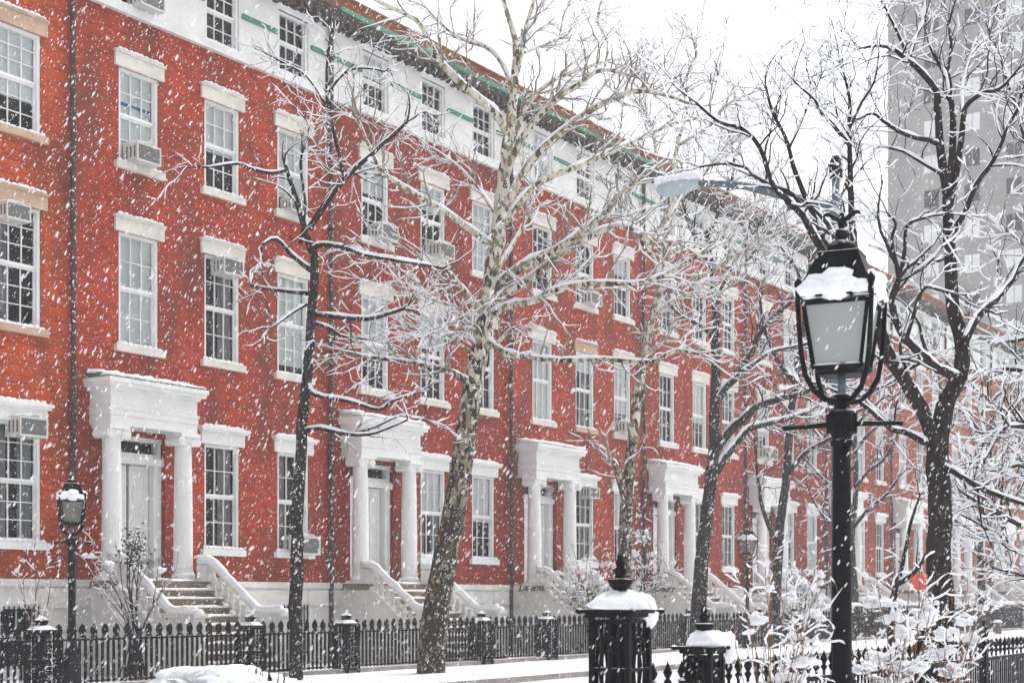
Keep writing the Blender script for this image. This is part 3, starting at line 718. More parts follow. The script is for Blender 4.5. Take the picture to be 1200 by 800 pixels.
    for k in range(7):
        a = math.pi*.98+rr.uniform(0, 1.15*math.pi); b.blob((.16*math.cos(a), .16*math.sin(a), z(338)+.02), .13, .13, .09, k+90, .2, 12, flatb=.3)
    b.blob((.205, -.13, z(362)), .04, .045, .12, 99, .25, 10, flatb=1.)
    P['snow_cover'] = [b.mesh('snow_cover', 'snow', True)]
    return P
LP = lamp_parts(); LAMPS = []
def lamp(x, D, label, scale, rz, z0=0.):
    p = on(x, 700, D); t = thing('street_lamp', (p.x, p.y, z0), label, 'street lamp', 'black lantern lamp posts', rz); t.scale = (scale,)*3
    par = {}; LAMPS.append(t)
    for n in ('pole', 'collar', 'ladder_bar', 'neck', 'lantern_frame', 'roof', 'finial', 'frame_arm', 'eagle', 'glass_panel', 'snow_cover'):
        for me in LP[n]:
            o = link(n, me, par.get({'collar': 'pole', 'ladder_bar': 'pole', 'glass_panel': 'lantern_frame', 'eagle': 'finial'}.get(n), t)); par[n] = o
FACE = -(math.pi/2-TH)
lamp(986.5, 3.67*1.0, 'tall black lamp post in the foreground with snow-capped lantern and eagle finial', 1., FACE+R(-24))
M['dimglass'] = mat('sooty_glass', (.16, .15, .125), .35, (.10, .095, .08), 5, spec=.5)
def soot(t):
    for o in t.children_recursive:
        if o.name.startswith('glass_panel'): o.material_slots[0].link = 'OBJECT'; o.material_slots[0].material = M['dimglass']
lamp(84, 20.9, 'black lamp post with snowy lantern in front of the fence at the left edge', .92, FACE+R(20), .06)
lamp(876, 20.9, 'small distant black lamp post with snowy lantern by the far porticoes', .97, FACE+R(30), .06)

for t in LAMPS[1:]: soot(t)
# modern street light on the roadside
Xp = pxX(979.5, 8.5)
sl = thing('street_light', (Xp, 8.5, 0), 'grey modern street light whose curved arm reaches left above the lantern', 'street light')
b = MB(); b.lathe([(.11, 0), (.11, .5), (.075, .55), (.06, 7.6), (.058, 8.05)], n=12); link('pole', b.mesh('pole', 'steel', True), sl)
b = MB(); b.lathe([(.10, 7.98), (.105, 8.15), (.09, 8.22), (.05, 8.3), (0, 8.32)], n=12); link('pole_cap', b.mesh('pole_cap', 'iron', True), sl)
b = MB(); q = [Vector((0, -.06, 7.5)), Vector((0, .3, 7.62)), Vector((0, .9, 7.86)), Vector((0, 1.5, 8.08)), Vector((0, 2.0, 8.2)), Vector((0, 2.35, 8.25))]
b.tube(q, [.085, .078, .07, .06, .052, .046], 8); b.lathe([(.10, 7.42), (.085, 7.62)], n=10); link('arm', b.mesh('arm', 'steel', True), sl)
b = MB()
for k in range(9):
    pass
b.lathe([(.02, 0), (.07, .03), (.10, .12), (.135, .3), (.14, .5), (.11, .65), (.05, .72), (.0, .73)], n=14, sy=.62)
b.v = [(x*1.15, 2.25+zz*1.05, 8.24+y*1.5) for (x, y, zz) in b.v]
hd = link('lamp_head', b.mesh('lamp_head', 'head', True), sl)
b = MB(); b.lathe([(.02, 0), (.08, .03), (.10, .12), (.11, .22), (.08, .32), (0, .36)], n=12, sy=.6); b.v = [(x, 2.52+zz, 8.19+y) for (x, y, zz) in b.v]; link('lens', b.mesh('lens', 'frost', True), hd)
b = MB()
for k in range(7): b.blob((0, 2.34+.10*k, 8.33), .14, .12, .12, k+20, .2, 10, flatb=.3)
link('snow_cover', b.mesh('snow_cover', 'snow', True), hd)

# ------------------------------------------------------------------ trees
def smooth_path(P, rad, sub=3, jit=0., rr=rnd):
    out = []; ro = []; n = len(P)
    for i in range(n-1):
        p0, p1, p2, p3 = P[max(i-1, 0)], P[i], P[i+1], P[min(i+2, n-1)]
        for k in range(sub):
            t = k/sub; t2, t3 = t*t, t*t*t
            q = .5*((2*p1)+(p2-p0)*t+(2*p0-5*p1+4*p2-p3)*t2+(3*p1-p0-3*p2+p3)*t3)
            if jit and (i or k): q = q+Vector((rr.uniform(-jit, jit), rr.uniform(-jit, jit), rr.uniform(-jit, jit)))
            out.append(q); ro.append(rad[i]+(rad[i+1]-rad[i])*t)
    out.append(P[-1]); ro.append(rad[-1]); return out, ro

class Tree:
    def __init__(s, seed, z, snowf=1., twig_r=.007):
        s.rr = random.Random(seed); s.z = z; s.trunk = MB(); s.twig = MB(); s.snow = MB(); s.snowf = snowf; s.tr = twig_r; s.paths = []
    def lay_snow(s, pts, rad, k=1.):
        """snow settled along the upper side of the flatter branches"""
        run = []; rr = s.rr
        def flush():
            if len(run) > 1:
                m = len(run); P = []; Q = []
                for j, (p, r) in enumerate(run):
                    e = .3 if j in (0, m-1) else 1
                    h = (r*.6+.0068*s.snowf)*e*rr.uniform(.6, 1.35); P.append(p+Vector((0, 0, r*.78+h*.35))); Q.append(h)
                s.snow.tube(P, Q, 5 if run[0][1] > .02 else 4, flat=1.)
            run.clear()
        for i in range(len(pts)):
            t = pts[min(i+1, len(pts)-1)]-pts[max(i-1, 0)]
            if t.length > 0 and abs(t.z)/t.length < .86 and rr.random() < .97: run.append((pts[i], rad[i]))
            else: flush()
        flush()
    def limb(s, px, r0, r1, z=None, dz=0., trunk=False, sides=8, sub=3, twigs=True, dens=1., tl=1.):
        """px: pixels traced down the limb; dz: how much nearer (-) or farther (+) its tip is"""
        z = z or s.z; n = len(px); mpp = z/F; P = []; rad = []
        for i, (x, y) in enumerate(px):
            t = i/(n-1); P.append(at(x, y, z+dz*t)); rad.append((r0+(r1-r0)*t)*mpp)
        pts, ro = smooth_path(P, rad, sub, jit=min(.02, rad[-1]*.25), rr=s.rr)
        s.trunk.tube(pts, ro, sides); 
        if not trunk: s.lay_snow(pts, ro)
        if twigs: s.paths.append((pts, ro, dens, tl))
        return pts
    def grow(s, p, d, L, r, lev):
        rr = s.rr; n = max(5, int(L/.15)); st = L/n; pts = [p.copy()]; rad = [r]; d = d.normalized()
        for k in range(n):
            d = (d+Vector((rr.gauss(0, .24), rr.gauss(0, .24), rr.gauss(.03, .2)))).normalized()
            pts.append(pts[-1]+d*st); rad.append(max(r*(1-.75*(k+1)/n), s.tr*.6))
        s.twig.tube(pts, rad, 4 if r > .012 else 3, cap=False)
        s.lay_snow(pts, rad)
        if lev > 0:
            m = max(2, int(L*(3.2 if lev > 1 else 4.2)))
            for k in range(m):
                i = rr.randint(max(1, n//5), n); ax = (pts[i]-pts[i-1]).normalized()
                side = ax.cross(Vector((rr.gauss(0, 1), rr.gauss(0, 1), rr.gauss(0, 1))))
                if side.length < .01: continue
                side.normalize(); nd = ax*rr.uniform(.5, .95)+side*rr.uniform(.5, 1.)+Vector((0, 0, .12))
                s.grow(pts[i], nd, L*rr.uniform(.3, .6), max(rad[min(i, len(rad)-1)]*.65, s.tr), lev-1)
    def fill(s, per_m=1.3, L=(.7, 1.6), lev=1):
        rr = s.rr
        for (pts, ro, dens, tl) in s.paths:
            ln = sum((pts[i+1]-pts[i]).length for i in range(len(pts)-1)); n = int(ln*per_m*dens+.5)
            for k in range(n):
                u = rr.uniform(.22, 1.)**.8; i = min(int(u*(len(pts)-1)), len(pts)-2)
                ax = (pts[i+1]-pts[i]).normalized(); side = ax.cross(Vector((rr.gauss(0, 1), rr.gauss(0, 1), rr.gauss(0, .7))))
                if side.length < .01: continue
                side.normalize()
                s.grow(pts[i], ax*rr.uniform(.3, .9)+side*rr.uniform(.4, 1.)+Vector((0, 0, .2)), rr.uniform(*L)*tl, max(min(ro[i]*.5, .028), s.tr), lev)
            # the limb's own tip goes on as twigs
            for k in range(2):
                ax = (pts[-1]-pts[-3]).normalized(); s.grow(pts[-1], ax+Vector((rr.gauss(0, .3), rr.gauss(0, .3), rr.gauss(.1, .25))), rr.uniform(*L)*tl, max(ro[-1]*.8, s.tr), lev)
    def build(s, name, base, label, cat, bark, twig, group='trees along the street'):
        t = thing(name, base, label, cat, group)
        for (n, mb, m) in (('trunk', s.trunk, bark), ('crown', s.twig, twig), ('snow_cover', s.snow, 'snow')):
            mb.v = [(x-base.x, y-base.y, zz-base.z) for (x, y, zz) in mb.v]
            if mb.v: link(n, mb.mesh(n, m, True), t)
        return t

# thin dark street tree at left
z = 30.4; T = Tree(1, z, 1.3)
T.limb([(348, 800), (347, 740), (347, 650), (349, 600), (352, 540), (356, 480), (362, 420), (367, 350), (369, 300), (363, 290)], 8.5, 4.5, trunk=True, sides=10, twigs=False)
T.limb([(365, 295), (354, 257), (340, 212), (333, 190)], 4.5, 1.6, dz=.4)
T.limb([(334, 200), (318, 203), (295, 198), (278, 192), (245, 196), (220, 195)], 2.4, 1., dz=-1.)
T.limb([(362, 268), (387, 231), (404, 209), (425, 190), (459, 160), (477, 143)], 4., 1.6, dz=-1.4, dens=1.3)
T.limb([(404, 209), (395, 170), (384, 120), (383, 80), (388, 40)], 2.4, 1.2, dz=.8, dens=2.4)
T.limb([(384, 125), (360, 90), (335, 75), (310, 62)], 1.6, .9, dz=1, dens=2.5)
T.limb([(384, 110), (405, 85), (430, 80), (450, 84)], 1.6, .9, dz=-1, dens=2.5)
T.limb([(367, 292), (376, 287), (399, 289), (429, 299), (470, 306), (519, 314)], 3.4, 1.2, dz=-1.5)
T.limb([(364, 317), (342, 299), (324, 280), (307, 287)], 3., 1.4, dz=-.8, dens=.5)
T.limb([(360, 344), (324, 340), (294, 334)], 2.8, 1.4, dz=.8, dens=.5)
T.limb([(359, 357), (340, 368), (320, 383)], 2., 1.2, dz=-.8, dens=.4)
T.limb([(366, 368), (410, 373), (440, 372), (472, 362)], 3.2, 2., dz=-1., dens=.7)
T.limb([(366, 378), (388, 385), (399, 393), (430, 398)], 2.4, 1., dz=.8)
T.limb([(362, 450), (369, 462), (410, 470), (444, 480), (459, 470), (489, 460)], 3., 1.2, dz=-1., dens=.7)
T.limb([(356, 505), (376, 502), (410, 509), (440, 507), (477, 492)], 3.2, 1., dz=-1.)
T.limb([(410, 509), (440, 500), (470, 487), (500, 492)], 1.6, .8, z=z-.4)
T.limb([(352, 285), (358, 240), (352, 190), (362, 150), (345, 125)], 2., .9, dz=1, dens=1.6)
T.fill(1.5, (.5, 1.2), 1)
T.build('dark_tree', Vector((*on(348, 700, 20.5).xy, .06)), 'thin dark bare tree with short snowy side limbs, in front of the green-trimmed portico house', 'tree', 'bark', 'twig')

# big plane tree
z = 33.; T = Tree(2, z, 1.25)
tp = [(505, 792), (508, 740), (515, 690), (525, 640), (535, 580), (545, 520), (553, 460), (560, 420), (568, 380), (578, 310), (585, 270), (588, 230), (592, 190), (597, 150), (602, 110), (605, 70)]
T.limb(tp, 17, 4.5, trunk=True, sides=14, twigs=False)
T.limb([(605, 75), (603, 45), (597, 25), (590, 0), (585, -30)], 4.4, 2., dz=-.5, dens=1.2)
T.limb([(596, 160), (585, 139), (570, 124), (544, 101), (525, 83), (510, 64), (499, 41), (487, 23), (457, 9), (430, -5)], 5.5, 1.6, dz=-2.5)
T.limb([(600, 105), (589, 75), (570, 56), (547, 49), (525, 36), (500, 10)], 3.4, 1.3, dz=2)
T.limb([(602, 100), (611, 64), (615, 37), (626, 0), (632, -25)], 3.4, 1.6, dz=1.5)
T.limb([(593, 185), (600, 165), (619, 122), (645, 97), (675, 84), (709, 72)], 4., 1.4, dz=2.)
T.limb([(590, 215), (607, 170), (630, 139), (652, 116), (682, 96), (705, 82), (735, 88)], 5., 1.4, dz=-2., dens=1.2)
T.limb([(709, 78), (712, 50), (700, 25), (705, 0)], 1.6, .9, dz=1, z=z-1)
T.limb([(640, 60), (655, 45), (660, 20), (675, -10)], 1.6, .9, z=z+1); 
T.limb([(615, 62), (640, 52), (655, 45), (672, 46)], 1.8, .9, dz=1.)
T.limb([(588, 250), (622, 190), (660, 154), (690, 131), (720, 116), (750, 107), (780, 112), (810, 122)], 5., 1.4, dz=-3, dens=1.2)
T.limb([(586, 268), (630, 215), (679, 195), (712, 180), (746, 165), (787, 146), (815, 140)], 5., 1.3, dz=2.5, dens=1.2)
T.limb([(580, 338), (609, 314), (650, 295), (684, 272), (706, 254), (724, 232), (745, 215), (762, 200)], 6.5, 2.5, dz=-2.5, dens=1.2)
T.limb([(578, 352), (600, 340), (635, 317), (672, 287), (725, 265), (762, 280), (780, 283)], 6., 2.2, dz=-1., dens=1.3)
T.limb([(572, 372), (594, 359), (624, 353), (650, 340), (691, 332), (755, 331), (800, 310), (825, 296)], 4.6, 1.6, dz=-3., dens=1.2)
T.limb([(566, 395), (590, 412), (620, 419), (657, 422), (710, 421), (762, 424), (792, 411), (822, 415)], 3.8, 1.5, dz=-3., dens=.6)
T.limb([(553, 452), (540, 442), (522, 434), (492, 427), (455, 421), (425, 417), (380, 406)], 4., 1.2, dz=-2.5, dens=1.6)
T.limb([(580, 290), (560, 276), (530, 254), (492, 231), (462, 212), (447, 201), (429, 164), (417, 134)], 4.2, 1.3, dz=-3., dens=1.2)
T.limb([(447, 205), (420, 203), (400, 205), (385, 198)], 1.8, .9, z=z-2.6, dens=1.5)
T.limb([(570, 372), (553, 350), (537, 332), (519, 314), (480, 306), (440, 298)], 3., 1.2, dz=-2.)
T.limb([(560, 420), (535, 400), (512, 385), (490, 395)], 2.4, 1., dz=-2, dens=3)
T.limb([(563, 410), (550, 395), (535, 390), (520, 400)], 2, .9, dz=-1, dens=3, tl=.6)
T.limb([(563, 415), (585, 400), (600, 385), (612, 392)], 2, .9, dz=-1, dens=3, tl=.6)
T.limb([(566, 400), (560, 385), (545, 375), (540, 360)], 2, .9, dz=-1, dens=3, tl=.6)
T.limb([(565, 400), (530, 360), (500, 350), (470, 340)], 2., .9, dz=2, dens=2)
T.limb([(575, 330), (610, 270), (625, 230), (630, 200)], 3., 1.1, dz=2.5, dens=1.3)
T.limb([(586, 260), (560, 220), (530, 190), (500, 170)], 2.6, 1., dz=2.5, dens=1.3)
T.fill(3.6, (.6, 1.6), 1)
T.build('plane_tree', Vector((*at(505, 700, z).xy, .06)), 'big leaning plane tree with mottled bark and long snowy limbs in mid photo', 'tree', 'plane', 'palet')

# second plane tree, farther down the pavement
z = 40.7; T = Tree(3, z, 1.4)
T.limb([(731, 765), (732, 700), (733, 620), (737, 550), (740, 527), (744, 494), (747, 464), (755, 419), (764, 374), (772, 344), (776, 300), (782, 260), (788, 215), (795, 160)], 8.5, 2.2, trunk=True, sides=10, twigs=False)
T.limb([(736, 600), (728, 570), (722, 548), (716, 538)], 4.5, 3., dz=-1, dens=.8)
T.limb([(774, 320), (760, 290), (745, 262), (730, 240), (715, 225)], 3., 1.2, dz=-2, dens=1.7)
T.limb([(771, 345), (800, 335), (852, 307), (890, 285), (935, 262)], 3.4, 1.3, dz=-3, dens=1.7)
T.limb([(776, 300), (800, 290), (839, 283), (870, 253), (890, 233), (900, 215)], 3.2, 1.3, dz=2, dens=1.7)
T.limb([(764, 375), (785, 355), (810, 345), (835, 350), (860, 330)], 2.6, 1.1, dz=-2, dens=1.7)
T.limb([(782, 262), (800, 230), (825, 205), (850, 170), (870, 150)], 2.6, 1., dz=2, dens=1.7)
T.limb([(788, 220), (770, 185), (765, 150), (750, 120), (755, 90)], 2.4, 1., dz=-1, dens=1.7)
T.limb([(795, 165), (805, 130), (800, 100), (815, 70), (810, 40)], 2.2, .9, dz=1, dens=1.8)
T.limb([(795, 170), (830, 150), (850, 125), (880, 110)], 2., .9, dz=-2, dens=1.7)
T.limb([(755, 420), (772, 405), (790, 400), (815, 412)], 2., .9, dz=-1, dens=1.2)
T.fill(3.6, (.6, 1.6), 1)
T.build('plane_tree', Vector((*at(731, 700, z).xy, .06)), 'slimmer pale plane tree behind the urn-topped gate pier, trunk caked with snow', 'tree', 'plane', 'palet')

# dark forked street tree
z = 44.; T = Tree(4, z, 1.3, .009)
T.limb([(815, 768), (818, 725), (822, 660), (826, 620), (833, 560), (837, 520), (838, 460), (839, 400), (838, 350), (834, 310), (828, 270)], 10, 3, trunk=True, sides=10, twigs=False)
T.limb([(836, 530), (855, 505), (872, 490), (885, 478), (910, 468), (935, 462), (980, 445)], 5.5, 2., dz=-3, dens=1.)
T.limb([(832, 562), (848, 538), (862, 520), (878, 502), (905, 495), (940, 485), (980, 468)], 5.5, 2., dz=1., dens=1.)
T.limb([(838, 475), (850, 455), (867, 437), (890, 392), (909, 370), (935, 347), (960, 320)], 4.4, 1.5, dz=-2, dens=1.3)
T.limb([(867, 437), (885, 425), (905, 412), (935, 405), (960, 398)], 2.6, 1.2, z=z-1, dens=1.3)
T.limb([(839, 400), (820, 380), (800, 372), (780, 350)], 2.5, 1., dz=-2, dens=1.6)
T.limb([(838, 350), (855, 320), (880, 300), (900, 265), (930, 240)], 3., 1., dz=2, dens=1.8)
T.limb([(834, 310), (815, 280), (800, 240), (805, 200)], 2.4, 1., dz=1, dens=1.6)
T.limb([(830, 280), (845, 240), (860, 200), (855, 160)], 2.4, 1., dz=-1, dens=1.8)
T.fill(4., (.6, 1.6), 1)
T.build('dark_tree', Vector((*at(815, 700, z).xy, .06)), 'dark forked tree whose two snowy limbs reach right towards the lantern', 'tree', 'bark', 'twig')

# narrow dark tree behind the lantern
z = 49.; T = Tree(5, z, 1.3, .01)
T.limb([(906, 762), (908, 730), (912, 640), (920, 570), (926, 500), (932, 450), (940, 400), (946, 350), (950, 300)], 7., 2.4, trunk=True, sides=8, twigs=False)
T.limb([(912, 640), (895, 600), (888, 560), (885, 520)], 3., 1.4, dz=1.5, dens=1.)
T.limb([(922, 555), (945, 530), (970, 515), (1000, 500), (1030, 470)], 3., 1.2, dz=-2, dens=1.5)
T.limb([(932, 450), (910, 420), (895, 380), (890, 340)], 3., 1.1, dz=1, dens=1.8)
T.limb([(938, 410), (965, 390), (990, 380), (1030, 350)], 3., 1.1, dz=-2, dens=1.8)
T.limb([(946, 350), (930, 310), (910, 280), (905, 250)], 2.4, 1., dz=2, dens=1.8)
T.limb([(950, 305), (970, 270), (985, 230), (1015, 190)], 2.4, 1., dz=1, dens=1.8)
T.fill(2.2, (.8, 1.8), 1)
T.build('dark_tree', Vector((*at(906, 700, z).xy, .06)), 'narrow dark tree half hidden behind the foreground lantern, left of its post', 'tree', 'bark', 'twig')

# big black tree at right
z = 19.; T = Tree(6, z, 1.15, .006)
T.limb([(1101, 862), (1101, 780), (1102, 720), (1101, 640), (1100, 570), (1099, 522)], 17, 12.5, trunk=True, sides=14, twigs=False)
T.limb([(1099, 535), (1103, 495), (1110, 467), (1124, 441), (1128, 400), (1117, 365), (1113, 300), (1111, 250), (1107, 205), (1101, 165), (1098, 120)], 12, 4., dz=.6, trunk=True, sides=12, twigs=False)
T.limb([(1098, 130), (1097, 107), (1075, 80), (1062, 70), (1045, 57), (1025, 54), (1005, 58)], 4.2, 1.2, dz=-1.)
T.limb([(1066, 70), (1072, 47), (1082, 25), (1084, 0), (1083, -20)], 2.4, 1., dz=1)
T.limb([(1062, 62), (1050, 35), (1040, 15), (1032, -5)], 2., .9, dz=-.5)
T.limb([(1112, 240), (1116, 180), (1117, 135), (1112, 107), (1107, 87), (1090, 55), (1085, 30)], 5., 1.2, dz=1.5)
T.limb([(1112, 245), (1122, 195), (1129, 142), (1132, 125), (1150, 110), (1172, 104), (1190, 85)], 4.4, 1.2, dz=-1.3)
T.limb([(1129, 140), (1127, 112), (1132, 85), (1140, 62), (1160, 40)], 2.6, 1., z=z-.6, dz=1)
T.limb([(1107, 90), (1115, 60), (1112, 30), (1120, 0)], 2., .9, z=z+1.2)
T.limb([(1114, 290), (1118, 270), (1130, 250), (1145, 215), (1160, 195), (1172, 172), (1180, 150), (1192, 128), (1200, 100)], 4., 1.2, dz=-1.5)
T.limb([(1128, 405), (1145, 372), (1165, 352), (1185, 330), (1200, 300), (1225, 280)], 5.5, 2.2, dz=1.)
T.limb([(1105, 205), (1080, 190), (1060, 178), (1035, 172), (1003, 168)], 2.6, 1., dz=1.4)
T.limb([(1101, 170), (1087, 164), (1068, 160), (1050, 152), (1035, 142), (1022, 133), (1005, 140)], 3., 1.2, dz=-1)
T.limb([(1097, 525), (1085, 490), (1070, 460), (1055, 435), (1040, 415), (1030, 385), (1022, 350), (1010, 325), (1000, 305)], 9, 6., dz=-.8, dens=.5)
T.limb([(1005, 318), (985, 318), (968, 300), (950, 270), (940, 252), (920, 232), (905, 215), (890, 172), (868, 150), (842, 143), (815, 120)], 5.5, 1.3, z=z-.8, dz=-1.2)
T.limb([(950, 268), (930, 230), (905, 218), (884, 206), (873, 196), (845, 192), (820, 196)], 3.6, 1.2, z=z-1.2, dz=1)
T.limb([(1003, 312), (985, 305), (970, 285), (958, 262), (945, 235), (930, 195), (922, 165), (905, 130), (897, 100)], 5., 1.4, z=z-.8, dz=1.)
T.limb([(1006, 322), (1002, 300), (999, 270), (997, 230), (996, 190), (995, 150), (996, 118), (990, 90)], 5., 1.4, z=z-.8, dz=-.3)
T.limb([(995, 170), (975, 145), (960, 130), (955, 118), (930, 95)], 2.6, 1., z=z-1, dz=-.6)
T.limb([(924, 175), (940, 140), (950, 110), (945, 80)], 1.8, .8, z=z-.2, dz=.5)
T.limb([(996, 150), (1010, 120), (1025, 95), (1030, 60)], 1.8, .8, z=z-1, dz=-.8)
T.limb([(1124, 442), (1110, 437), (1095, 430), (1080, 415), (1060, 395), (1048, 370), (1046, 345), (1054, 325)], 5.5, 3.4, dz=-1., dens=.8)
T.limb([(1054, 327), (1048, 300), (1045, 280), (1050, 262), (1040, 250)], 2.8, 1.2, z=z-1)
T.limb([(1055, 325), (1060, 295), (1063, 265), (1085, 255), (1110, 250)], 2.8, 1.2, z=z-1, dz=-.5)
T.limb([(1063, 395), (1080, 342), (1095, 338), (1120, 345)], 2.4, 1.4, z=z-.6)
T.limb([(1092, 524), (1065, 508), (1046, 503), (1030, 490), (1005, 470), (960, 450)], 4., 1.6, dz=-1., dens=.8)
T.limb([(1100, 545), (1120, 553), (1145, 570), (1175, 582), (1205, 592)], 4.4, 2.2, dz=-1.)
T.limb([(1112, 300), (1085, 310), (1065, 305), (1045, 295)], 2.2, 1., dz=1)
T.fill(3.7, (.4, 1.25), 2)
T.build('dark_tree', Vector((*at(1101, 700, z).xy, 0)), 'large black spreading tree right of the lantern, every limb outlined in snow', 'tree', 'bark', 'twig', 'park trees')

# snow-laden tree off the right edge, its boughs reaching in
z = 25.; T = Tree(7, z, 1.7, .007)
T.limb([(1268, 815), (1266, 740), (1262, 640), (1258, 540), (1262, 440), (1270, 330), (1275, 200)], 14, 6, trunk=True, sides=10, twigs=False)
T.limb([(1260, 520), (1225, 500), (1197, 500), (1175, 502), (1165, 517), (1152, 542)], 4., 1.8, dz=-1, dens=1.5)
T.limb([(1262, 460), (1220, 440), (1180, 432), (1150, 440), (1130, 455)], 4., 1.2, dz=1, dens=1.8)
T.limb([(1262, 600), (1220, 620), (1185, 610), (1150, 590), (1125, 575)], 4., 1.2, dz=-1, dens=1.6)
T.limb([(1264, 660), (1220, 655), (1180, 640), (1150, 615), (1120, 600)], 3.5, 1.1, dz=1, dens=1.6)
T.limb([(1264, 400), (1220, 390), (1190, 400), (1160, 395)], 3.4, 1.1, dz=1, dens=1.6)
T.limb([(1266, 560), (1230, 560), (1195, 545), (1160, 552), (1135, 530)], 3.4, 1.1, dz=2, dens=1.6)
T.limb([(1264, 690), (1225, 690), (1195, 672), (1165, 665), (1145, 650)], 3., 1., dz=1, dens=1.6)
T.limb([(1268, 330), (1230, 300), (1205, 290), (1180, 270)], 3., 1., dz=1, dens=1.4)
T.limb([(1272, 240), (1230, 200), (1205, 170), (1185, 110), (1170, 60)], 3., 1., dz=-1, dens=1.)
T.fill(4.2, (.6, 1.4), 1)
T.build('snowy_tree', Vector((*at(1268, 700, z).xy, 0)), 'tree at the right edge whose low boughs droop under thick snow', 'tree', 'bark', 'twig', 'park trees')

# slim forked tree just right of the lamp post
z = 24.; T = Tree(8, z, 1.4, .006)
T.limb([(1043, 830), (1044, 735), (1048, 694), (1054, 676)], 5., 3.6, trunk=True, twigs=False)
T.limb([(1054, 676), (1060, 650), (1067, 613), (1078, 580)], 3., 1.2, dz=.5, dens=.8)
T.limb([(1052, 684), (1062, 678), (1074, 667), (1085, 650), (1100, 618)], 3.4, 1.4, dz=-.6, dens=.8)
T.fill(1., (.4, .8), 1)
T.build('young_tree', Vector((*at(1043, 700, z).xy, 0)), 'slim forked young tree between the lamp post and the big black trunk', 'tree', 'bark', 'twig', 'park trees')

# a far tree among the hazy houses
for (bx, z, lab, sd) in ((1000, 62., 'faint distant street tree behind the foreground lamp post', 9), (1150, 66., 'faint distant street tree in front of the hazy brown houses at right', 10)):
    T = Tree(sd, z, 2., .014)
    T.limb([(bx, 752), (bx+1, 700), (bx-2, 640), (bx+3, 570), (bx+1, 500)], 5.5, 2.4, trunk=True, twigs=False)
    for k in range(9):
        y = 640-k*22; s = 1 if k % 2 else -1; T.limb([(bx, y), (bx+s*18, y-22), (bx+s*35, y-35), (bx+s*(50+4*(k % 3)), y-60)], 2.4, 1., dz=rnd.uniform(-3, 3), dens=1.2)
    T.fill(2., (.8, 1.7), 1)
    T.build('dark_tree', Vector((*at(bx, 700, z).xy, .06)), lab, 'tree', 'bark', 'twig')

# ------------------------------------------------------------------ shrubs
def shrub(name, x, D, ybase, tips, r0, m, label, seed, snowf, twig_r, clumps=(), per=2., L=(.15, .4), leaf=None, z0=0., jit=1.):
    p = on(x, 700, D); z = depth(x, D); T = Tree(seed, z, snowf, twig_r); base = Vector((p.x, p.y, z0))
    yb = HY+(EYE-z0)*F/z
    for (tx, ty) in list(tips)+[(c[0], c[1]+2) for c in clumps]:
        dz = T.rr.uniform(-.5, .5)*jit; mx = (x+tx)/2+T.rr.uniform(-8, 8)
        T.limb([(x+(tx-x)*.35+T.rr.uniform(-6, 6), yb), ((x*1.6+mx*.4)/2, yb+(ty-yb)*.4), (mx, yb+(ty-yb)*.72), (tx, ty)], r0*F/z, r0*.4*F/z, dz=dz, sides=6, twigs=True)
    T.fill(per, L, 1)
    for k, (cx, cy, rx, ry) in enumerate(clumps):
        q = at(cx, cy, z+T.rr.uniform(-.3, .3)*jit); w = rx*z/F; h = ry*z/F
        for j in range(9): T.snow.blob(q+Vector((T.rr.gauss(0, .42)*w, T.rr.gauss(0, .4)*w, T.rr.gauss(0, .3)*h)), w*T.rr.uniform(.22, .6), w*T.rr.uniform(.22, .6), h*T.rr.uniform(.25, .7), seed*50+k*9+j, .55, 11, flatb=.5, freq=2.4)
    t = thing(name, base, label, 'shrub', 'shrubs under snow')
    for (n, mb, mm) in (('stems', T.trunk, m), ('twigs', T.twig, m), ('snow_cover', T.snow, 'snow')):
        mb.v = [(a-base.x, c-base.y, e-base.z) for (a, c, e) in mb.v]
        if mb.v: link(n, mb.mesh(n, m=None) if False else mb.mesh(n, mm, True), t)
    if leaf:
        b = MB(); lx, ly, rx, ry, cnt = leaf; rr = T.rr
        for k in range(cnt):
            a = rr.gauss(0, .5); c = rr.gauss(0, .5); q = at(lx+a*rx, ly+c*ry, z+rr.gauss(0, .18))-base
            d = Vector((rr.gauss(0, 1), rr.gauss(0, 1), rr.gauss(-.2, .8))).normalized()*rr.uniform(.06, .12); s = d.cross(Vector((rr.gauss(0, 1), rr.gauss(0, 1), rr.gauss(0, 1)))).normalized()*.025
            b.quad(q, q+d*.5+s, q+d, q+d*.5-s)
        link('leaves', b.mesh('leaves', 'leaf' if m != 'brownleaf' else 'brownleaf'), t)
    return t
shrub('bare_shrub', 160, 22.4, 0, [(98, 655), (112, 640), (128, 672), (140, 650), (165, 640), (176, 655), (190, 690), (205, 668), (150, 690), (120, 700)], .014, 'twig', 'bare twiggy shrub with snow tufts before the green-trimmed portico stoop', 31, .7, .006,
      [(105, 650, 9, 4), (128, 660, 7, 4), (140, 690, 8, 4), (185, 668, 7, 5)], 1.4, (.2, .45), z0=.06)
shrub('evergreen_shrub', 158, 23.4, 0, [(150, 640), (158, 625), (165, 645)], .02, 'twig', 'dark leafy evergreen by the left column of the green-trimmed portico', 32, 1.2, .006, [(160, 628, 5, 3), (150, 645, 5, 2)], 1., (.1, .2), leaf=(157, 643, 14, 22, 300), z0=.06)
shrub('bare_sapling', 40, 22.6, 0, [(40, 640), (30, 655), (55, 650), (22, 680), (60, 672)], .012, 'redtwig', 'spindly reddish sapling with bare twigs at the left edge', 33, 1.4, .005, [], 2., (.15, .4), z0=.06)
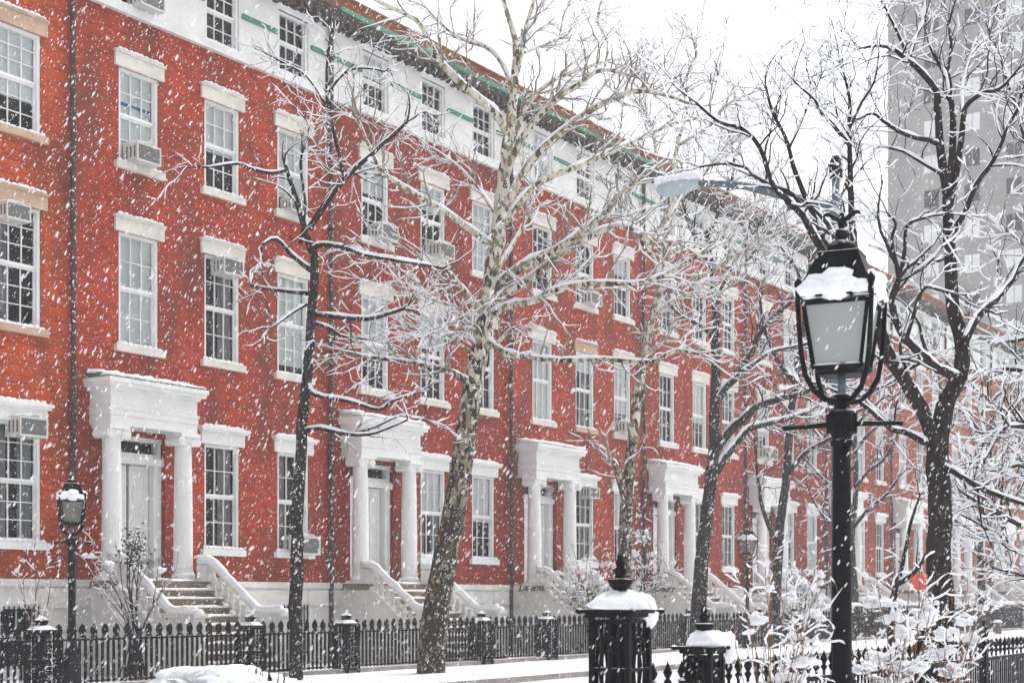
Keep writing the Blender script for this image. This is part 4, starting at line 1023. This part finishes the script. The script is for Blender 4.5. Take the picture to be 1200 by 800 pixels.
shrub('bare_shrub', 690, 22.6, 0, [(660, 660), (672, 645), (690, 640), (705, 655), (640, 680), (720, 670), (680, 690)], .016, 'brownleaf', 'snow-tufted shrub on the left of the urn finial, below a portico', 34, 2., .007,
      [(675, 668, 8, 5), (690, 655, 7, 4), (700, 680, 9, 6), (655, 672, 7, 4), (712, 660, 6, 4), (672, 690, 9, 5)], 2.2, (.2, .5), leaf=(690, 695, 34, 24, 300), z0=.06)
shrub('bare_shrub', 752, 22.6, 0, [(735, 640), (748, 610), (760, 632), (775, 650), (785, 668), (728, 668), (765, 600)], .018, 'brownleaf', 'snow-tufted shrub just right of the urn finial, before the next portico', 35, 2., .008,
      [(742, 650, 6, 6), (752, 630, 6, 7), (765, 650, 7, 6), (775, 675, 7, 5), (738, 685, 7, 6), (788, 660, 5, 5)], 2.2, (.25, .6), leaf=(755, 680, 36, 34, 400), z0=.06)
shrub('bare_shrub', 940, 20.2, 0, [(905, 660), (925, 640), (945, 655), (960, 640), (890, 690), (970, 670), (935, 690)], .02, 'twig', 'snow-laden pavement shrub left of the lamp post, beyond the road', 36, 2.6, .01,
      [(935, 680, 9, 9), (950, 690, 12, 10), (915, 672, 8, 7), (960, 675, 9, 7), (900, 700, 9, 6), (925, 705, 10, 7)], 2., (.3, .7), z0=.06)
# foreground shrubs in the park
shrub('snowy_shrub', 905, 3.9, 0, [(862, 758), (876, 700), (898, 690), (905, 660), (918, 718), (940, 735), (952, 700), (885, 735), (930, 760), (960, 760)], .0055, 'cane', 'brown-stemmed foreground shrub with snow clumps, left of the lamp post', 41, .8, .0028,
      [(890, 727, 15, 9), (940, 776, 20, 10), (958, 720, 12, 10), (905, 690, 7, 5), (918, 795, 24, 9), (935, 745, 10, 6), (955, 752, 10, 8), (880, 740, 8, 4), (930, 700, 9, 6)], 3.2, (.1, .28), jit=.6)
shrub('snowy_shrub', 1050, 3.6, 0, [(1012, 735), (1030, 700), (1045, 690), (1062, 715), (1078, 700), (1092, 730), (1005, 770), (1085, 690)], .006, 'cane', 'brown-stemmed foreground shrub heaped with snow, right of the lamp post', 42, .9, .003,
      [(1034, 708, 18, 9), (1048, 722, 10, 12), (1080, 728, 20, 12), (1062, 745, 12, 12), (1030, 770, 18, 10), (1060, 782, 24, 10), (1090, 712, 10, 9), (1010, 785, 18, 10), (1040, 795, 24, 8)], 3., (.1, .28), jit=.6)
shrub('snowy_shrub', 1118, 4.3, 0, [(1090, 745), (1110, 730), (1128, 705), (1148, 690), (1138, 740), (1160, 720), (1120, 770)], .0075, 'cane', 'foreground shrub with thick tan canes and round snow lumps under the black tree', 43, 1., .004,
      [(1106, 742, 16, 12), (1135, 728, 14, 8), (1100, 765, 18, 10), (1150, 712, 9, 6), (1115, 788, 24, 10), (1140, 750, 12, 8)], 2.6, (.12, .32), jit=.6)
t = thing('snowy_shrub', Vector((*on(262, 700, 5.2).xy, 0)), 'low rounded shrub buried under a smooth snow mound at bottom left', 'shrub', 'shrubs under snow')
bz = depth(262, 5.2); b = MB(); mb2 = MB(); base = t.location.copy()
for k, (cx, cy, rx, ry) in enumerate(((225, 792, 52, 22), (262, 788, 50, 20), (300, 794, 44, 16), (205, 806, 40, 20), (330, 806, 30, 14), (262, 812, 80, 26), (240, 782, 26, 10))):
    q = at(cx, cy+9, bz+rnd.uniform(-.1, .1))-base; b.blob(q, rx*bz/F, rx*bz/F*.8, ry*bz/F*.9, k+200, .42, 24, flatb=1., freq=2.6)
link('snow_cover', b.mesh('snow_cover', 'snow', True), t)
for k in range(60):
    q = at(rnd.uniform(190, 335), rnd.uniform(785, 800), bz)-base; mb2.tube([Vector((q.x*.6, q.y*.6, .0)), Vector((q.x*.8, q.y*.8, q.z*.7)), q+Vector((0, 0, .02))], [.006, .005, .003], 5)
link('stems', mb2.mesh('stems', 'twig', True), t)
# hedge behind the far fence
hx0, hx1 = 58., 98.; hb = thing('hedge', (hx0, 22.1, .06), 'dark clipped hedge under snow behind the far end of the iron fence', 'hedge')
b = MB(); rr = random.Random(5)
for k in range(9000):
    q = Vector((rr.uniform(0, hx1-hx0), rr.uniform(-.4, .4), rr.uniform(.05, 1.25+.12*math.sin(k)))); d = Vector((rr.gauss(0, 1), rr.gauss(-.3, 1), rr.gauss(0, 1))).normalized()*.16; s = d.cross(Vector((rr.gauss(0, 1), rr.gauss(0, 1), 1))).normalized()*.06
    b.quad(q, q+d*.5+s, q+d, q+d*.5-s)
link('foliage', b.mesh('foliage', 'leaf'), hb)
b = MB()
for k in range(70): b.blob((rr.uniform(0, hx1-hx0), rr.uniform(-.25, .25), 1.32), rr.uniform(.25, .6), rr.uniform(.2, .4), rr.uniform(.06, .14), k, .3, 8, flatb=.3)
link('snow_cover', b.mesh('snow_cover', 'snow', True), hb)

# ------------------------------------------------------------------ small things
p = on(1169, 745, 19.6); t = thing('litter_bin', (p.x, p.y, .06), 'small brown wire litter bin with snow on top, on the far pavement at right', 'litter bin')
b = MB(); b.lathe([(.17, 0), (.20, .5), (.21, .52), (.19, .52)], n=14); link('basket', b.mesh('basket', 'bin', True), t)
b = MB(); b.blob((0, 0, .53), .21, .21, .12, 3, .2, 12, flatb=.2); link('snow_cover', b.mesh('snow_cover', 'snow', True), t)
p = on(1077, 700, 17.9); zd = depth(1077, 17.9); k = zd/F
t = thing('road_sign', (p.x, p.y, .06), 'round red road sign with a small dark plate above it, left of the black trunk', 'sign', None, FACE)
zc = EYE+18*k
b = MB(); b.lathe([(.028, 0), (.028, zc+1.02)], n=8); link('post', b.mesh('post', 'grey', True), t)
b = MB(); b.prism([(11.5*k*math.cos(a*math.pi/12), zc+11*k*math.sin(a*math.pi/12)) for a in range(24)], 'y', -.055, -.035); link('disc', b.mesh('disc', 'red'), t)
b = MB(); b.box(-.022, .022, -.075, -.056, zc-11*k, zc+11*k); link('bracket', b.mesh('bracket', 'grey'), t)
b = MB(); b.box(-6*k, 2*k, -.055, -.035, zc+13*k, zc+21*k); link('plate', b.mesh('plate', 'grey'), t)
p = on(850, 715, 22.6); t = thing('tarpaulin', (p.x, p.y, .06), 'low dusty pink tarpaulin heap sprinkled with snow behind the far iron fence', 'tarpaulin')
b = MB(); b.blob((0, 0, .55), .75, .55, .88, 5, .18, 18, flatb=.63); link('cover', b.mesh('cover', 'pink', True), t)
p = on(1147, 634, 24.9); t = thing('wall_lantern', (p.x, p.y, p.z-.2), 'small glowing wall lantern on a hazy brown house at right', 'lamp')
b = MB(); b.lathe([(.08, 0), (.14, .04), (.17, .36), (.18, .38), (.05, .52), (0, .58)], n=8).box(-.03, .03, 0, .22, .1, .16); link('cage', b.mesh('cage', 'iron'), t)
b = MB(); b.lathe([(.0, .08), (.16, .10), (.19, .2), (.16, .32), (0, .35)], (0, -.02, 0), 10); link('bulb', b.mesh('bulb', 'lit', True), t)

# ------------------------------------------------------------------ tall apartment blocks in the haze
def tower_mat(name, c, c2):
    return mat(name, c, .9, c2, .35, snow=.2)
M['tower'] = tower_mat('tower_brick', (.37, .345, .33), (.26, .24, .23)); M['tower2'] = tower_mat('tower_hazed', (.66, .66, .67), (.6, .6, .61))  # the second tower's paleness is distance haze put into its colour
def tower(name, X0, X1, Y0, Y1, H, m, label, dw, dh):
    t = thing(name, (X0, Y0, 0), label, 'building', 'apartment blocks beyond the terrace'); LX, LY = X1-X0, Y1-Y0
    b = MB(); b.box(0, LX, 0, LY, 0, H); link('wall', b.mesh('wall', m), t)
    b = MB(); b.box(-.3, LX+.3, -.3, LY+.3, H, H+.9); link('parapet', b.mesh('parapet', m), t)
    b = MB()
    for z in np.arange(4.2, H-1, dh*4): b.box(-.12, LX+.12, -.12, LY+.12, z, z+.22)
    link('string_course', b.mesh('string_course', m), t)
    pan, fr, bl = MB(), MB(), MB(); rr = random.Random(len(label)); pf_ = .38 if m == 'tower' else .15; ww, wh = 1.5, 1.75  # fewer dark windows on the pale tower, haze painted as low contrast
    for z in np.arange(6, H-3, dh):
        for y in np.arange(dw*.6, LY-dw*.4, dw):
            q = pan if rr.random() < pf_ else bl
            q.quad((-.02, y+ww/2, z), (-.02, y-ww/2, z), (-.02, y-ww/2, z+wh), (-.02, y+ww/2, z+wh)); fr.box(-.18, -.003, y-ww/2-.12, y+ww/2+.12, z-.22, z-.02)
            fr.box(-.06, -.003, y-.03, y+.03, z, z+wh)
        for x in np.arange(dw*.6, LX-dw*.4, dw):
            q = pan if rr.random() < pf_ else bl
            q.quad((x-ww/2, -.02, z), (x+ww/2, -.02, z), (x+ww/2, -.02, z+wh), (x-ww/2, -.02, z+wh)); fr.box(x-ww/2-.12, x+ww/2+.12, -.18, -.003, z-.22, z-.02)
            fr.box(x-.03, x+.03, -.06, -.003, z, z+wh)
    for (n, q, mm) in (('windows', pan, 'room'), ('bright_windows', bl, 'blind'), ('sills', fr, m)):  # the pale quads paint in bright, reflecting windows
        o = link(n, q.mesh(n, mm), t); o['kind'] = 'stuff'
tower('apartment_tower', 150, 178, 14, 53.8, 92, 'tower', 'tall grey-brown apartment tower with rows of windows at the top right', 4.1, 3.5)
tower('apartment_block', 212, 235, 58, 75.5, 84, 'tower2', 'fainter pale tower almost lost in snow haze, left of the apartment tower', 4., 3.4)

# ------------------------------------------------------------------ falling snow
def flakes(n, seed):
    g = np.random.default_rng(seed)
    zmin, zmax = 4.5, 38.
    z = (g.random(n)*(zmax**2.2-zmin**2.2)+zmin**2.2)**(1/2.2)
    z = np.where(g.random(n) < .22, g.uniform(38, 88, n), z)      # the far air is full of it too
    u = g.uniform(-.55, .55, n); h = g.random(n)
    xc = u*z; zz = h*(EYE+.52*z)
    P = np.stack([z*CT+xc*ST, z*ST-xc*CT, zz], 1)
    keep = (P[:, 1] < 24.3); P = P[keep]; n = len(P); z = z[keep]
    L = np.minimum(g.lognormal(math.log(.0092), .45, n), .006+.0011*np.minimum(z, 22)); W = L*g.uniform(.19, .36, n)
    # wet clumps, lined up with the gusty wind they fall in
    ang = g.normal(.52, .12, n); tilt = g.normal(0, .15, n)
    rt = np.array([ST, -CT, 0]); fw = np.array([CT, ST, 0])
    d = np.sin(ang)[:, None]*rt+np.cos(ang)[:, None]*np.array([0, 0, 1.])+tilt[:, None]*fw
    d /= np.linalg.norm(d, axis=1)[:, None]
    a = np.cross(d, g.normal(size=(n, 3))); a /= np.linalg.norm(a, axis=1)[:, None]; c = np.cross(d, a)
    j = lambda: g.uniform(.7, 1.3, n)[:, None]
    L = L[:, None]; W = W[:, None]; V = [P+d*L*j(), P-d*L*j()]
    for t in (.5, -.5):
        for k in range(5):
            q = 2*math.pi*(k+.3*t)/5; V.append(P+d*L*t*j()+(a*math.cos(q)+c*math.sin(q))*W*j())
    V = np.stack(V, 1).reshape(-1, 3)
    F0 = np.array([(0, 2+k, 2+(k+1) % 5) for k in range(5)]+[(1, 7+(k+1) % 5, 7+k) for k in range(5)]+[(2+k, 7+k, 2+(k+1) % 5) for k in range(5)]+[(2+(k+1) % 5, 7+k, 7+(k+1) % 5) for k in range(5)])
    Fc = (F0[None]+12*np.arange(n)[:, None, None]).reshape(-1)
    me = bpy.data.meshes.new('falling_snow'); me.vertices.add(len(V)); me.vertices.foreach_set('co', V.reshape(-1))
    nf = n*20; me.loops.add(nf*3); me.loops.foreach_set('vertex_index', Fc); me.polygons.add(nf); me.polygons.foreach_set('loop_start', np.arange(nf)*3); me.polygons.foreach_set('use_smooth', np.ones(nf, bool))
    me.update(); me.materials.append(M['flake']); return me
o = link('falling_snow', flakes(205000, 4)); o['kind'] = 'stuff'; o['label'] = 'heavy wet snowflakes falling everywhere in slanting wind'

# ------------------------------------------------------------------ haze, sky, sun
def haze(dens):
    m = bpy.data.materials.new('snow_haze'); m.use_nodes = True; nt = m.node_tree; nt.nodes.remove(nt.nodes['Principled BSDF'])
    v = nt.nodes.new('ShaderNodeVolumePrincipled'); v.inputs['Color'].default_value = (.93, .94, .96, 1); v.inputs['Density'].default_value = dens; v.inputs['Anisotropy'].default_value = 0
    nt.links.new(v.outputs[0], nt.nodes['Material Output'].inputs['Volume'])
    b = MB(); b.box(GX0-2, GX1+2, GY0-2, GY1+2, -1.2, 95); me = b.mesh('haze', m); o = link('haze', me); o['kind'] = 'stuff'; o['label'] = 'pale snowy air that fades the far buildings'
haze(.0012)

w = bpy.data.worlds.new('World'); SC.world = w; w.use_nodes = True; nt = w.node_tree; bg = nt.nodes['Background']
sky = nt.nodes.new('ShaderNodeTexSky'); sky.sky_type = 'NISHITA'; sky.sun_disc = False
EL, AZ = 55., 100.                      # degrees; azimuth clockwise from +Y
sky.sun_elevation = R(EL); sky.sun_rotation = R(AZ); sky.dust_density = 6; sky.air_density = 1.2; sky.ozone_density = 1
hs = nt.nodes.new('ShaderNodeHueSaturation'); hs.inputs['Saturation'].default_value = .22
nt.links.new(sky.outputs[0], hs.inputs['Color']); nt.links.new(hs.outputs[0], bg.inputs['Color']); bg.inputs['Strength'].default_value = .15
sun = bpy.data.lights.new('sun', 'SUN'); sun.energy = .7; sun.angle = R(25); sun.color = (1, .97, .93)
so = bpy.data.objects.new('sun', sun); COL.objects.link(so)
sd = Vector((math.sin(R(AZ))*math.cos(R(EL)), math.cos(R(AZ))*math.cos(R(EL)), math.sin(R(EL))))
so.rotation_euler = (-sd).to_track_quat('-Z', 'Y').to_euler()

SC.render.engine = 'CYCLES'
SC.cycles.use_denoising = True; SC.cycles.adaptive_threshold = .02; SC.cycles.volume_bounces = 2; SC.cycles.max_bounces = 8; SC.cycles.transparent_max_bounces = 12; SC.cycles.diffuse_bounces = 3
vs = SC.view_settings; vs.view_transform = 'Standard'; vs.look = 'None'; vs.exposure = .78; vs.gamma = 1
